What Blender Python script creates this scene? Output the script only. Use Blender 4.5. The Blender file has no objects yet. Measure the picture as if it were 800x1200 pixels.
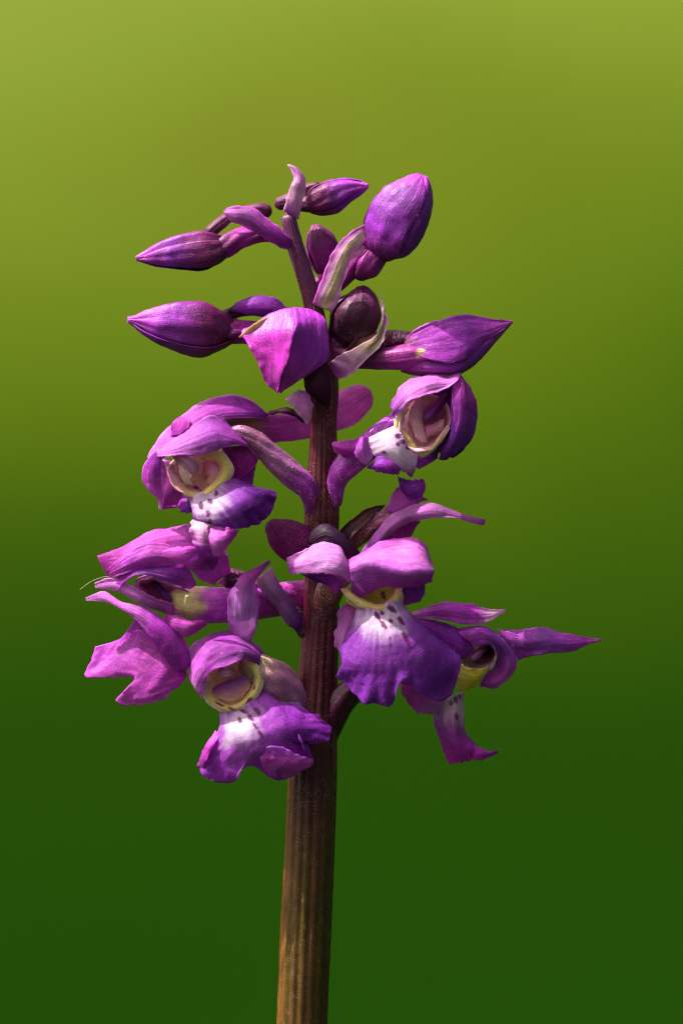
import bpy, math
import numpy as np
from mathutils import Vector

# ------------------------------------------------------------------ camera, sky, sun, exposure
SC = bpy.context.scene
COL = SC.collection
K = 1.0e-4          # metres of plant for one measuring unit (a tenth of a millimetre)
D = 0.75            # camera to stem, metres

cam_d = bpy.data.cameras.new('camera'); cam = bpy.data.objects.new('camera', cam_d); COL.objects.link(cam)
cam.location = (0, -D, 0); cam.rotation_euler = (math.pi/2, 0, 0)
cam_d.sensor_fit = 'VERTICAL'; cam_d.sensor_height = 36; cam_d.sensor_width = 24
cam_d.lens = 36*D/0.12
cam_d.clip_start = 0.05; cam_d.clip_end = 200
cam_d.dof.use_dof = True; cam_d.dof.focus_distance = D-0.0035; cam_d.dof.aperture_fstop = 13
SC.camera = cam

SUN = Vector((-0.50, -0.07, 0.84)).normalized()      # towards the sun
elev = math.asin(SUN.z); azim = math.atan2(SUN.x, SUN.y)
w = bpy.data.worlds.new('World'); SC.world = w; w.use_nodes = True
nt = w.node_tree; nt.nodes.clear()
sky = nt.nodes.new('ShaderNodeTexSky'); sky.sky_type = 'NISHITA'; sky.sun_disc = False
sky.sun_elevation = elev; sky.sun_rotation = azim; sky.air_density = 0.15; sky.dust_density = 7.0; sky.ozone_density = 0.0
bg = nt.nodes.new('ShaderNodeBackground'); bg.inputs[1].default_value = 0.14
wo = nt.nodes.new('ShaderNodeOutputWorld')
nt.links.new(sky.outputs[0], bg.inputs[0]); nt.links.new(bg.outputs[0], wo.inputs[0])
sd = bpy.data.lights.new('sun', 'SUN'); sd.energy = 4.9; sd.angle = math.radians(0.5); sd.color = (1, 0.95, 0.87)
sun = bpy.data.objects.new('sun', sd); COL.objects.link(sun)
sun.rotation_euler = SUN.to_track_quat('Z', 'Y').to_euler()

vs = SC.view_settings
vs.view_transform = 'Standard'; vs.look = 'None'; vs.exposure = 0.92; vs.gamma = 1.0; vs.use_curve_mapping = False
SC.cycles.use_denoising = True; SC.cycles.filter_width = 1.15
SC.cycles.max_bounces = 10; SC.cycles.diffuse_bounces = 5; SC.cycles.transmission_bounces = 6
SC.cycles.sample_clamp_indirect = 6

# ------------------------------------------------------------------ small maths
rng = np.random.default_rng(7)

def lin(r, g, b):
    c = np.array([r, g, b], float)/255
    return np.where(c <= 0.04045, c/12.92, ((c+0.055)/1.055)**2.4)

def _h(ix, iy, iz):
    n = (ix.astype(np.int64)*374761393 + iy.astype(np.int64)*668265263 + iz.astype(np.int64)*2147483647) & 0xffffffff
    n = ((n ^ (n >> 13))*1274126177) & 0xffffffff
    n = n ^ (n >> 16)
    return (n & 0xffff)/65535.0

def vnoise(P):
    f = np.floor(P); r = P-f; u = r*r*(3-2*r); i = f.astype(np.int64); o = 0
    for dx in (0, 1):
        for dy in (0, 1):
            for dz in (0, 1):
                wgt = ((u[..., 0] if dx else 1-u[..., 0])*(u[..., 1] if dy else 1-u[..., 1])*(u[..., 2] if dz else 1-u[..., 2]))
                o = o + wgt*_h(i[..., 0]+dx, i[..., 1]+dy, i[..., 2]+dz)
    return 2*o-1

def spline(pts, n, index=False):
    """Catmull-Rom through pts, n samples (arc length or index spacing)"""
    p = np.array(pts, float); m = len(p)
    if m == 1: return np.repeat(p, n, 0)
    q = np.vstack([2*p[0]-p[1], p, 2*p[-1]-p[-2]])
    def ev(t):
        i = np.clip(np.floor(t).astype(int), 0, m-2); f = (t-i)[:, None]
        a, b, c, d = q[i], q[i+1], q[i+2], q[i+3]
        return 0.5*((2*b)+(-a+c)*f+(2*a-5*b+4*c-d)*f*f+(-a+3*b-3*c+d)*f**3)
    if index: return ev(np.linspace(0, m-1, n))
    tt = np.linspace(0, m-1, 40*m); e = ev(tt)
    s = np.concatenate([[0], np.cumsum(np.linalg.norm(np.diff(e[:, :3], axis=0), axis=1))])
    return ev(np.interp(np.linspace(0, s[-1], n), s, tt))

def world(G):
    """measured units (right, down, towards the viewer) -> metres; the plant stands at its true size"""
    dep = D - G[..., 2]*K
    return np.stack([(G[..., 0]-400)*K*dep/D, -G[..., 2]*K, (600-G[..., 1])*K*dep/D], -1)

def grid_normals(G, closed):
    if closed:
        du = np.roll(G, -1, 1)-np.roll(G, 1, 1)
    else:
        du = np.gradient(G, axis=1)
    dv = np.gradient(G, axis=0)
    n = np.cross(du, dv); l = np.linalg.norm(n, axis=-1, keepdims=True)
    n = n/np.maximum(l, 1e-9)
    bad = l[..., 0] < 1e-7
    if bad.any():
        for r, c in zip(*np.where(bad)):
            rr = min(max(r, 1), G.shape[0]-2); n[r, c] = n[rr, min(c, G.shape[1]-1)]
    return n

def smooth01(x): x = np.clip(x, 0, 1); return x*x*(3-2*x)

def link(name, V, F, col, uv, mat, parent):
    me = bpy.data.meshes.new(name); me.from_pydata(V.tolist(), [], F.tolist()); me.update()
    me.polygons.foreach_set('use_smooth', np.ones(len(me.polygons), bool))
    a = me.color_attributes.new('Col', 'FLOAT_COLOR', 'POINT')
    a.data.foreach_set('color', np.concatenate([np.clip(col, 0, 1), np.ones((len(col), 1))], 1).astype(np.float32).ravel())
    u = me.attributes.new('st', 'FLOAT_VECTOR', 'POINT')
    u.data.foreach_set('vector', np.concatenate([uv, np.zeros((len(uv), 1))], 1).astype(np.float32).ravel())
    me.materials.append(mat)
    o = bpy.data.objects.new(name, me); COL.objects.link(o)
    if parent is not None: o.parent = parent
    return o

def shell(name, parent, G, col, mat, thick=3.0, closed=False, cap=False):
    """a closed skin of real thickness round the surface G (rows along, columns across)"""
    nv, nu = G.shape[:2]
    N = grid_normals(G, closed)
    s = np.linspace(0, 1, nu); t = np.linspace(0, 1, nv)
    if closed:
        S, T = np.meshgrid(np.arange(nu)/nu, t)
        th = np.full((nv, nu), thick)
    else:
        S, T = np.meshgrid(s, t)
        e = np.minimum(np.minimum(S, 1-S)*2, 1)
        th = thick*(0.35+0.65*np.sqrt(np.clip(e*2.2, 0, 1)))
    A = G+N*th[..., None]/2; B = G-N*th[..., None]/2
    V = np.concatenate([A.reshape(-1, 3), B.reshape(-1, 3)]); n = nv*nu
    idx = np.arange(n).reshape(nv, nu)
    if closed:
        i2 = np.concatenate([idx, idx[:, :1]], 1)
    else:
        i2 = idx
    a, b, c, d = i2[:-1, :-1].ravel(), i2[:-1, 1:].ravel(), i2[1:, 1:].ravel(), i2[1:, :-1].ravel()
    F = [np.stack([a, b, c, d], 1), np.stack([d, c, b, a], 1)+n]
    def rim(l, flip):
        p, q = l[:-1], l[1:]
        f = np.stack([p, p+n, q+n, q], 1)
        return f[:, ::-1] if flip else f
    F.append(rim(i2[0], False)); F.append(rim(i2[-1], True))
    if not closed:
        F.append(rim(idx[:, 0], True)); F.append(rim(idx[:, -1], False))
    F = np.concatenate(F)
    uv = np.stack([S.ravel(), T.ravel()], 1); uv = np.concatenate([uv, uv])
    cc = col.reshape(-1, 3); cc = np.concatenate([cc, cc])
    return link(name, world(V), F, cc, uv, mat, parent)

_seed = [0]
def strip(name, parent, lines, col, mat, bulge=(0, 0, 0), nu=26, nv=40, thick=1.3, ruf=1.0, rf=0.09, edge=0.0, index=False, flat=0.0, groove=0.0, fray=0.7, relief=0.16, crease=0.3, curl=3.0):
    """petal-like surface lofted through two or more measured lines (base -> tip)"""
    _seed[0] += 1
    L = np.stack([spline(l, nv, index) for l in lines])              # lines, nv, 3
    s = np.linspace(0, 1, nu); t = np.linspace(0, 1, nv)
    if len(lines) == 2:
        G = L[0][:, None]*(1-s)[None, :, None]+L[1][:, None]*s[None, :, None]
    else:
        G = np.stack([spline(L[:, i], nu, True) for i in range(nv)])
    S, T = np.meshgrid(s, t)
    prof = (np.sin(np.pi*np.clip(T*(1-flat)+flat*0.5, 0, 1))**0.6)*(1-(2*S-1)**2)
    G = G+np.array(bulge, float)*prof[..., None]
    N = grid_normals(G, False)
    ed = np.minimum(S, 1-S)*2
    off = np.array([17.3*_seed[0], 5.1*_seed[0], 2.7*_seed[0]])
    nz = vnoise(G*rf*0.45+off)*0.9+vnoise(G*rf+off)*0.55+vnoise(G*rf*2.7+off)*0.22
    wgt = 0.8*ruf*(0.5+1.1*(1-ed))
    G = G+N*(nz*wgt)[..., None]
    cu = vnoise(np.stack([T*3.5+off[0], S*2+3, S*0+off[1]], -1))+0.45*vnoise(np.stack([T*12+off[0], S*4+3, S*0+off[1]], -1))
    G = G+N*(curl*cu*smooth01(1-np.minimum(S, 1-S)/0.16)*smooth01(5*T+0.2))[..., None]
    cz = np.abs(vnoise(G*rf*0.8+off*1.7))-0.28
    G = G-N*(1.5*crease*ruf*np.where(cz < 0, cz*2.2, cz*0.5)*-1)[..., None]
    if fray:                                                           # uneven margin, in the plane of the petal
        dS = np.gradient(G, axis=1); dS /= np.maximum(np.linalg.norm(dS, axis=-1, keepdims=True), 1e-9)
        for side, sg in ((S, -1), (1-S, 1)):
            q = vnoise(np.stack([T*26+off[0]+sg*50, S*0, S*0+off[2]], -1))+0.6*vnoise(np.stack([T*60+off[0]+sg*50, S*0, S*0+off[2]], -1))
            G = G+dS*(sg*fray*q*smooth01(1-side/0.18)*smooth01(8*(1-T))*smooth01(8*T))[..., None]
    if edge:                                                           # crimped outer edge
        ew = smooth01((S-0.55)/0.45) if len(lines) > 2 and index else (1-ed)**1.5
        G = G+N*(1.7*edge*ew*(vnoise(np.stack([T*8+off[0], S*2, S*0+off[1]], -1))+0.5*vnoise(np.stack([T*21+off[0], S*3, S*0+off[1]], -1))))[..., None]
    G = G-N*(groove*np.exp(-((S-0.5)/0.045)**2)*smooth01(4*T)*smooth01(4*(1-T)))[..., None]
    # faint longitudinal veins in relief
    G = G+N*(relief*np.sin(S*34+3*vnoise(np.stack([T*3+off[0], S*3, S*0], -1)))*smooth01(5*(1-T))*smooth01(5*ed+0.2))[..., None]
    C = col(S, T, G[..., 0], G[..., 1], off)
    C = C*(1+0.4*smooth01(1-np.minimum(S, 1-S)/0.045))[..., None]      # thin rim light painted along the margin
    return shell(name, parent, G, C, mat, thick)

def frames(P):
    T = np.gradient(P, axis=0); T /= np.maximum(np.linalg.norm(T, axis=1, keepdims=True), 1e-9)
    V0 = np.array([0, 0, 1.0]); U = np.cross(T, V0)
    ln = np.linalg.norm(U, axis=1, keepdims=True)
    U = np.where(ln > 0.05, U/np.maximum(ln, 1e-9), np.array([1.0, 0, 0]))
    W = np.cross(U, T); W /= np.maximum(np.linalg.norm(W, axis=1, keepdims=True), 1e-9)
    return T, U, W

def tube(name, parent, pts, col, mat, n=40, nu=40, ridges=6, ramp=0.05, twist=0.0, squash=1.0, caps=(True, True), nz=0.5, sharp=1.0):
    """rounded, ribbed stalk through (right, down, near, radius) points, ends closed"""
    _seed[0] += 1
    S4 = spline(pts, n); P = S4[:, :3]; R = S4[:, 3].copy()
    T, U, W = frames(P)
    ang = np.arange(nu)/nu*2*np.pi
    t = np.linspace(0, 1, n)
    A, TT = np.meshgrid(ang, t)
    rr = R[:, None]*(1+ramp*(2*np.abs(np.cos(ridges*0.5*(A+twist*TT)))**sharp-1))
    G = P[:, None]+rr[..., None]*(np.cos(A)[..., None]*U[:, None]+squash*np.sin(A)[..., None]*W[:, None])
    off = np.array([11.0*_seed[0], 3.0*_seed[0], 1.0])
    N = (G-P[:, None]); N /= np.maximum(np.linalg.norm(N, axis=-1, keepdims=True), 1e-9)
    G = G+N*(nz*vnoise(G*0.12+off))[..., None]
    rows = [G]
    if caps[0]:
        c = [P[0]+(G[0]-P[0])*f-T[0]*R[0]*h for f, h in ((0.05, 0.75), (0.5, 0.6), (0.85, 0.3))]; rows = [np.stack(c)]+rows
    if caps[1]:
        c = [P[-1]+(G[-1]-P[-1])*f+T[-1]*R[-1]*h for f, h in ((0.85, 0.3), (0.5, 0.6), (0.05, 0.75))]; rows = rows+[np.stack(c)]
    G = np.concatenate(rows); nv = len(G)
    AA, TT = np.meshgrid(ang/(2*np.pi), np.linspace(0, 1, nv))
    C = col(AA, TT, G[..., 0], G[..., 1], off)
    idx = np.arange(nv*nu).reshape(nv, nu); i2 = np.concatenate([idx, idx[:, :1]], 1)
    F = np.stack([i2[:-1, :-1].ravel(), i2[:-1, 1:].ravel(), i2[1:, 1:].ravel(), i2[1:, :-1].ravel()], 1)[:, ::-1]
    V = np.concatenate([G.reshape(-1, 3), G[0].mean(0)[None], G[-1].mean(0)[None]])
    m = nv*nu
    tri = [[i2[0, j], i2[0, j+1], m] for j in range(nu)]+[[i2[-1, j+1], i2[-1, j], m+1] for j in range(nu)]
    me_faces = F.tolist()+[list(map(int, x)) for x in tri]
    cc = np.concatenate([C.reshape(-1, 3), C[0, :1], C[-1, :1]]); uv = np.concatenate([np.stack([AA.ravel(), TT.ravel()], 1), [[0, 0], [0, 1]]])
    class L(list):
        def tolist(self): return list(self)
    return link(name, world(V), L(me_faces), cc, uv, mat, parent)

def cup(name, parent, rings, col, mat, nu=56, nv=44, thick=1.6, lobe=0.08):
    """open bowl or throat: rings of (right, down, near, half width, half height, tilt, slant)"""
    R = spline(rings, nv)
    a = np.arange(nu)/nu*2*np.pi
    t = np.linspace(0, 1, nv); A, T = np.meshgrid(a, t)
    ct, st = np.cos(R[:, 5])[:, None], np.sin(R[:, 5])[:, None]
    lob = 1+lobe*vnoise(np.stack([2*np.cos(A)+7*len(rings), 2*np.sin(A), A*0+rings[0][0]], -1))*smooth01(1.4-2*T)
    x = R[:, 3:4]*np.cos(A)*lob; y = R[:, 4:5]*np.sin(A)*lob
    G = np.stack([R[:, 0:1]+x*ct-y*st, R[:, 1:2]+x*st+y*ct, R[:, 2:3]+R[:, 6:7]*np.sin(A)+R[:, 7:8]*np.cos(A)], -1)
    _seed[0] += 1
    off = np.array([9.0*_seed[0], 4.0, 1.0*_seed[0]])
    N = grid_normals(G, True)
    G = G+N*(2.4*vnoise(G*0.06+off)+1.4*vnoise(G*0.14+off)+0.5*vnoise(G*0.35+off))[..., None]
    C = col(A, T, G[..., 0], G[..., 1], off)
    return shell(name, parent, G, C, mat, thick, closed=True)

def bud_sepals(parent, pts, col, mat, roll=0.0, cover=158, n=3, keel=0.06, lap=2.4, squash=0.85, nu=30, nv=44, thick=2.4, name='sepal', facet=0.46, nf=4, ph=0.6):
    """overlapping sepals wrapped round the bud's axis, each one a shell"""
    S4 = spline(pts, nv); P = S4[:, :3]; R = S4[:, 3]
    T, U, W = frames(P); t = np.linspace(0, 1, nv); f = np.linspace(0, 1, nu)
    for i in range(n):
        _seed[0] += 1
        off = np.array([13.0*_seed[0], 7.0*_seed[0], 2.0])
        a0 = math.radians(roll+i*360/n-cover/2)
        Fm, Tm = np.meshgrid(f, t)
        wv = 0.10*vnoise(np.stack([Tm*2.5+off[0], Fm*0+off[1], Fm*0], -1))
        A = a0+math.radians(cover)*(0.5+(Fm-0.5)*(1-0.15*Tm))+wv
        r = R[:, None]*(1+keel*np.exp(-((Fm-0.5)/0.14)**2))+lap*(Fm-0.5)*1.6*smooth01(6*(1-Tm))
        fa_ = math.cos(math.pi/nf)/np.cos((A+ph) % (2*math.pi/nf)-math.pi/nf)
        r = r*(1.04-facet+facet*fa_/(0.88 if nf == 4 else 0.78)+0.0*Tm+0.05*vnoise(np.stack([Tm*3+off[0], np.cos(A)*1.3, np.sin(A)*1.3], -1)))
        G = P[:, None]+np.maximum(r, 0.4)[..., None]*(np.cos(A)[..., None]*U[:, None]+squash*np.sin(A)[..., None]*W[:, None])
        N = grid_normals(G, False)
        G = G+N*(0.9*vnoise(G*0.06+off)+0.5*vnoise(G*0.16+off)+0.25*np.sin(Fm*26+2*vnoise(np.stack([Tm*3+off[0], Fm*3, Fm*0], -1))))[..., None]
        shell(name, parent, G, col(Fm, Tm, G[..., 0], G[..., 1], off), mat, thick)

# ------------------------------------------------------------------ materials (procedural)
def nodes_of(name):
    m = bpy.data.materials.new(name); m.use_nodes = True
    t = m.node_tree; t.nodes.clear()
    return m, t, t.nodes, t.links

def plant_mat(name, rough=0.55, spec=0.28, sss=0.0, radius=(1.0, 0.35, 0.9), scale=0.0003, mott=0.35, vein=0.25, grain=4200, grain_d=0.00005,
              speck=0.0, vx=24, vy=1.2, speck_c=(0.42, 0.24, 0.16, 1), trans=0.47, speck_r=(0.12, 0.34)):
    m, t, N, L = nodes_of(name)
    out = N.new('ShaderNodeOutputMaterial'); b = N.new('ShaderNodeBsdfPrincipled'); mixs = N.new('ShaderNodeMixShader'); mixs.inputs[0].default_value = trans; L.new(b.outputs[0], mixs.inputs[1]); L.new(mixs.outputs[0], out.inputs[0])
    tr = N.new('ShaderNodeBsdfTranslucent'); L.new(tr.outputs[0], mixs.inputs[2])
    vc = N.new('ShaderNodeVertexColor'); vc.layer_name = 'Col'
    st = N.new('ShaderNodeAttribute'); st.attribute_name = 'st'
    geo = N.new('ShaderNodeTexCoord')
    # mottling of the tissue
    n1 = N.new('ShaderNodeTexNoise'); n1.inputs['Scale'].default_value = 420; n1.inputs['Detail'].default_value = 5; n1.inputs['Roughness'].default_value = 0.65
    L.new(geo.outputs['Object'], n1.inputs['Vector'])
    r1 = N.new('ShaderNodeMapRange'); r1.inputs[1].default_value = 0.3; r1.inputs[2].default_value = 0.72
    r1.inputs[3].default_value = 1-mott; r1.inputs[4].default_value = 1+mott*0.7; L.new(n1.outputs[0], r1.inputs[0])
    # fine cells
    n2 = N.new('ShaderNodeTexNoise'); n2.inputs['Scale'].default_value = grain; n2.inputs['Detail'].default_value = 2
    L.new(geo.outputs['Object'], n2.inputs['Vector'])
    r2 = N.new('ShaderNodeMapRange'); r2.inputs[1].default_value = 0.25; r2.inputs[2].default_value = 0.75
    r2.inputs[3].default_value = 0.84; r2.inputs[4].default_value = 1.17; L.new(n2.outputs[0], r2.inputs[0])
    # veins running along the organ
    mp = N.new('ShaderNodeMapping'); mp.inputs['Scale'].default_value = (vx, vy, 1); L.new(st.outputs['Vector'], mp.inputs['Vector'])
    n3 = N.new('ShaderNodeTexNoise'); n3.inputs['Scale'].default_value = 1.0; n3.inputs['Detail'].default_value = 2.5; n3.inputs['Distortion'].default_value = 0.35
    L.new(mp.outputs[0], n3.inputs['Vector'])
    ab = N.new('ShaderNodeMath'); ab.operation = 'SUBTRACT'; ab.inputs[1].default_value = 0.5; L.new(n3.outputs[0], ab.inputs[0])
    ab2 = N.new('ShaderNodeMath'); ab2.operation = 'ABSOLUTE'; L.new(ab.outputs[0], ab2.inputs[0])
    r3 = N.new('ShaderNodeMapRange'); r3.inputs[1].default_value = 0.0; r3.inputs[2].default_value = 0.045
    r3.inputs[3].default_value = 1-vein; r3.inputs[4].default_value = 1.0; L.new(ab2.outputs[0], r3.inputs[0])
    m1 = N.new('ShaderNodeMath'); m1.operation = 'MULTIPLY'; L.new(r1.outputs[0], m1.inputs[0]); L.new(r2.outputs[0], m1.inputs[1])
    m2 = N.new('ShaderNodeMath'); m2.operation = 'MULTIPLY'; L.new(m1.outputs[0], m2.inputs[0]); L.new(r3.outputs[0], m2.inputs[1])
    sc = N.new('ShaderNodeVectorMath'); sc.operation = 'SCALE'; L.new(vc.outputs[0], sc.inputs[0]); L.new(m2.outputs[0], sc.inputs['Scale'])
    colout = sc.outputs[0]
    if speck:  # sparkle of the lit cells painted into the colour as pale specks
        n4 = N.new('ShaderNodeTexVoronoi'); n4.inputs['Scale'].default_value = 4200; L.new(geo.outputs['Object'], n4.inputs['Vector'])
        r4 = N.new('ShaderNodeMapRange'); r4.inputs[1].default_value = speck_r[0]; r4.inputs[2].default_value = speck_r[1]; r4.inputs[3].default_value = speck; r4.inputs[4].default_value = 0
        L.new(n4.outputs['Distance'], r4.inputs[0])
        n5 = N.new('ShaderNodeTexNoise'); n5.inputs['Scale'].default_value = 900; n5.inputs['Detail'].default_value = 3; L.new(geo.outputs['Object'], n5.inputs['Vector'])
        r5 = N.new('ShaderNodeMapRange'); r5.inputs[1].default_value = 0.42; r5.inputs[2].default_value = 0.62; L.new(n5.outputs[0], r5.inputs[0])
        mm = N.new('ShaderNodeMath'); mm.operation = 'MULTIPLY'; L.new(r4.outputs[0], mm.inputs[0]); L.new(r5.outputs[0], mm.inputs[1])
        mx = N.new('ShaderNodeMix'); mx.data_type = 'RGBA'; L.new(mm.outputs[0], mx.inputs[0]); L.new(colout, mx.inputs[6])
        mx.inputs[7].default_value = speck_c; colout = mx.outputs[2]
    L.new(colout, b.inputs['Base Color'])
    gm = N.new('ShaderNodeGamma'); gm.inputs[1].default_value = 0.48; L.new(colout, gm.inputs[0]); L.new(gm.outputs[0], tr.inputs[0])
    b.inputs['Roughness'].default_value = rough; b.inputs['Specular IOR Level'].default_value = spec
    b.inputs['Subsurface Weight'].default_value = sss; b.inputs['Subsurface Radius'].default_value = radius
    b.inputs['Subsurface Scale'].default_value = scale
    # relief: cells + tissue + veins
    bp = N.new('ShaderNodeBump'); bp.inputs['Strength'].default_value = 0.75; bp.inputs['Distance'].default_value = grain_d; L.new(n2.outputs[0], bp.inputs['Height'])
    bp2 = N.new('ShaderNodeBump'); bp2.inputs['Strength'].default_value = 0.6; bp2.inputs['Distance'].default_value = 0.00016
    L.new(n1.outputs[0], bp2.inputs['Height']); L.new(bp.outputs[0], bp2.inputs['Normal'])
    bp3 = N.new('ShaderNodeBump'); bp3.inputs['Strength'].default_value = 0.5; bp3.inputs['Distance'].default_value = 0.00008
    L.new(r3.outputs[0], bp3.inputs['Height']); L.new(bp2.outputs[0], bp3.inputs['Normal'])
    L.new(bp3.outputs[0], b.inputs['Normal']); L.new(bp3.outputs[0], tr.inputs['Normal'])
    return m

PSP = (0.86, 0.52, 0.86, 1)
M_PETAL = plant_mat('petal_tissue', speck=0.36, speck_c=PSP, vein=0.45)
M_LIP = plant_mat('lip_tissue', vein=0.12, mott=0.22, speck=0.34, speck_c=PSP)
M_BUD = plant_mat('bud_tissue', rough=0.46, spec=0.4, sss=0.25, trans=0.15, vein=0.34, speck=0.2, speck_c=PSP)
M_BRACT = plant_mat('bract_tissue', rough=0.45, vein=0.3, mott=0.4, trans=0.4)
M_THROAT = plant_mat('throat_tissue', trans=0.35, vein=0.05, mott=0.18, rough=0.5, radius=(1, 0.7, 0.5), scale=0.0004)
M_OVARY = plant_mat('ovary_tissue', trans=0.0, sss=0.3, rough=0.42, spec=0.35, vein=0.2, mott=0.4, speck=0.75, speck_r=(0.14, 0.46), speck_c=(0.72, 0.48, 0.52, 1), vx=20, grain_d=0.00007)
M_OVARY_P = plant_mat('grainy_petal_tissue', speck=0.5, speck_c=PSP, grain_d=0.00008, spec=0.5)
M_STEM = plant_mat('stem_tissue', trans=0.0, sss=0.3, rough=0.36, spec=0.35, vein=0.15, mott=0.2, speck=0.55, speck_r=(0.14, 0.42), speck_c=(0.46, 0.25, 0.13, 1), vx=60, vy=2, grain_d=0.00004)

# ------------------------------------------------------------------ colours
LILAC = lin(230, 134, 230); PINK = lin(212, 86, 206); PURP = lin(182, 55, 192); VIO = lin(146, 40, 176); DVIO = lin(92, 18, 126)
MAG = lin(178, 38, 166); DMAG = lin(118, 20, 98); MAROON = lin(80, 14, 56); DARK = lin(48, 10, 36); WHITE = lin(226, 205, 228)
YEL = lin(240, 222, 116); YGRN = lin(206, 200, 100); PALE = lin(232, 178, 216); SPOT = lin(118, 10, 112); BROWN = lin(104, 62, 34)

def mixc(a, b, f):
    f = np.clip(f, 0, 1)[..., None]; return a*(1-f)+b*f

def grad(*stops, rim=None, rimw=0.12, amt=0.8, blotch=0.25):
    ts = [s[0] for s in stops]; cs = np.array([s[1] for s in stops])
    def fn(S, T, X, Y, off):
        n = 0.09*vnoise(np.stack([X*0.05, Y*0.05, X*0+off[0]], -1))
        C = np.stack([np.interp(T+n, ts, cs[:, i]) for i in range(3)], -1)
        if rim is not None:
            e = np.minimum(S, 1-S)
            C = mixc(C, rim, amt*smooth01(1-e/rimw))
        g = 1+blotch*vnoise(np.stack([X*0.09, Y*0.09, X*0+off[1]], -1))
        return C*g[..., None]
    return fn

def across(*stops, blotch=0.2):
    g = grad(*stops, blotch=blotch)
    return lambda S, T, X, Y, off: g(T, S, X, Y, off)

def empty(name, parent=None, at=None, label=None):
    o = bpy.data.objects.new(name, None); COL.objects.link(o); o.empty_display_size = 0.003
    if parent: o.parent = parent
    if label: o['label'] = label
    return o

GROUND_Z = -0.17
orchid = empty('orchid')
orchid['label'] = 'purple orchid spike with open flowers below and closed buds on top'
orchid['category'] = 'orchid'

# ------------------------------------------------------------------ meadow behind (ground sheet rising to a bank)
def ground_height(x, y):
    b = np.maximum(y-2.2, 0)
    return GROUND_Z+0.26*b*b/(b+0.6)+0.01*np.sin(x*1.7+y)+0.012*vnoise(np.stack([x*2.1, y*2.1, x*0], -1))

gx = np.linspace(-14, 14, 140); gy = np.concatenate([np.linspace(-3, 6, 120), np.linspace(6.2, 30, 60)])
GX, GY = np.meshgrid(gx, gy); GZ = ground_height(GX, GY)
V = np.stack([GX, GY, GZ], -1).reshape(-1, 3); nn, mm_ = GX.shape
idx = np.arange(nn*mm_).reshape(nn, mm_)
F = np.stack([idx[:-1, :-1].ravel(), idx[:-1, 1:].ravel(), idx[1:, 1:].ravel(), idx[1:, :-1].ravel()], 1)
gm, t_, N_, L_ = nodes_of('meadow_turf')
o_ = N_.new('ShaderNodeOutputMaterial'); b_ = N_.new('ShaderNodeBsdfPrincipled'); L_.new(b_.outputs[0], o_.inputs[0])
tc = N_.new('ShaderNodeTexCoord')
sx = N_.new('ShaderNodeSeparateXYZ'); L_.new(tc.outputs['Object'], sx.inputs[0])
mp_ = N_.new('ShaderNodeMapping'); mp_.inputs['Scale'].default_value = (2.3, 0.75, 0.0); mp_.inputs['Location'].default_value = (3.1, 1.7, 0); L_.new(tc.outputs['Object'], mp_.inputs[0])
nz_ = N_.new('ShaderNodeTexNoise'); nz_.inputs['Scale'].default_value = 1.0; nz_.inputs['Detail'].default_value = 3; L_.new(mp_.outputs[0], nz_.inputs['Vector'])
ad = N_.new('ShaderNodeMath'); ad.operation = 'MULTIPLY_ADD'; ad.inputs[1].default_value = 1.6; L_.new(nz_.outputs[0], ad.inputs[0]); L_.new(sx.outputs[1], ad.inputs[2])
ax = N_.new('ShaderNodeMath'); ax.operation = 'MULTIPLY_ADD'; ax.inputs[1].default_value = -0.95; xc = N_.new('ShaderNodeClamp'); xc.inputs[1].default_value = -0.5; xc.inputs[2].default_value = 0.45; L_.new(sx.outputs[0], xc.inputs[0]); L_.new(xc.outputs[0], ax.inputs[0]); L_.new(ad.outputs[0], ax.inputs[2])  # sunlit left side painted in too: colour shifts brighter leftwards
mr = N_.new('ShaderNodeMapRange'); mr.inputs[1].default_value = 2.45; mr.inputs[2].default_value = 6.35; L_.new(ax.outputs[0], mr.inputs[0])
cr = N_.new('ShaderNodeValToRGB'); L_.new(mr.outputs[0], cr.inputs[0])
def ramp(cr, stops):
    e = cr.color_ramp.elements
    while len(e) > 1: e.remove(e[-1])
    e[0].position = stops[0][0]; e[0].color = (*stops[0][1], 1)
    for p, c in stops[1:]:
        q = e.new(p); q.color = (*c, 1)
# shade near, sunlight up the bank painted into grass that turns yellower
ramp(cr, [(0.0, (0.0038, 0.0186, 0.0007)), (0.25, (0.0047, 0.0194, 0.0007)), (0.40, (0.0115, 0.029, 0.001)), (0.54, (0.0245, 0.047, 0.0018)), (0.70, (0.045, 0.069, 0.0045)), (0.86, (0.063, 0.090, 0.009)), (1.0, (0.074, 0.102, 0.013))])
# patches of brownish moss
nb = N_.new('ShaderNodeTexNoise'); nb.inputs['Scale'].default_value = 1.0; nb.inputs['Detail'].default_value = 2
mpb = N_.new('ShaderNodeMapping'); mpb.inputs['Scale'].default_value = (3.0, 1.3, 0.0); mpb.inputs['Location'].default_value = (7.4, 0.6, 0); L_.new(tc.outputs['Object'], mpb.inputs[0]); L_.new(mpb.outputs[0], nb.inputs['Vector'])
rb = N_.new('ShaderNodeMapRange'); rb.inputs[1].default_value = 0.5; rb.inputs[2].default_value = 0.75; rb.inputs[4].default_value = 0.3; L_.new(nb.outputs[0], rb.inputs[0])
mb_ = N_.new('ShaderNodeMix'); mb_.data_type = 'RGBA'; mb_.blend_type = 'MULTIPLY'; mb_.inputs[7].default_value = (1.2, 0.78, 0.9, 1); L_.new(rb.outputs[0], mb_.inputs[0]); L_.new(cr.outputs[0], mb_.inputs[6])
L_.new(mb_.outputs[2], b_.inputs['Base Color']); b_.inputs['Roughness'].default_value = 0.9; b_.inputs['Specular IOR Level'].default_value = 0.0
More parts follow.
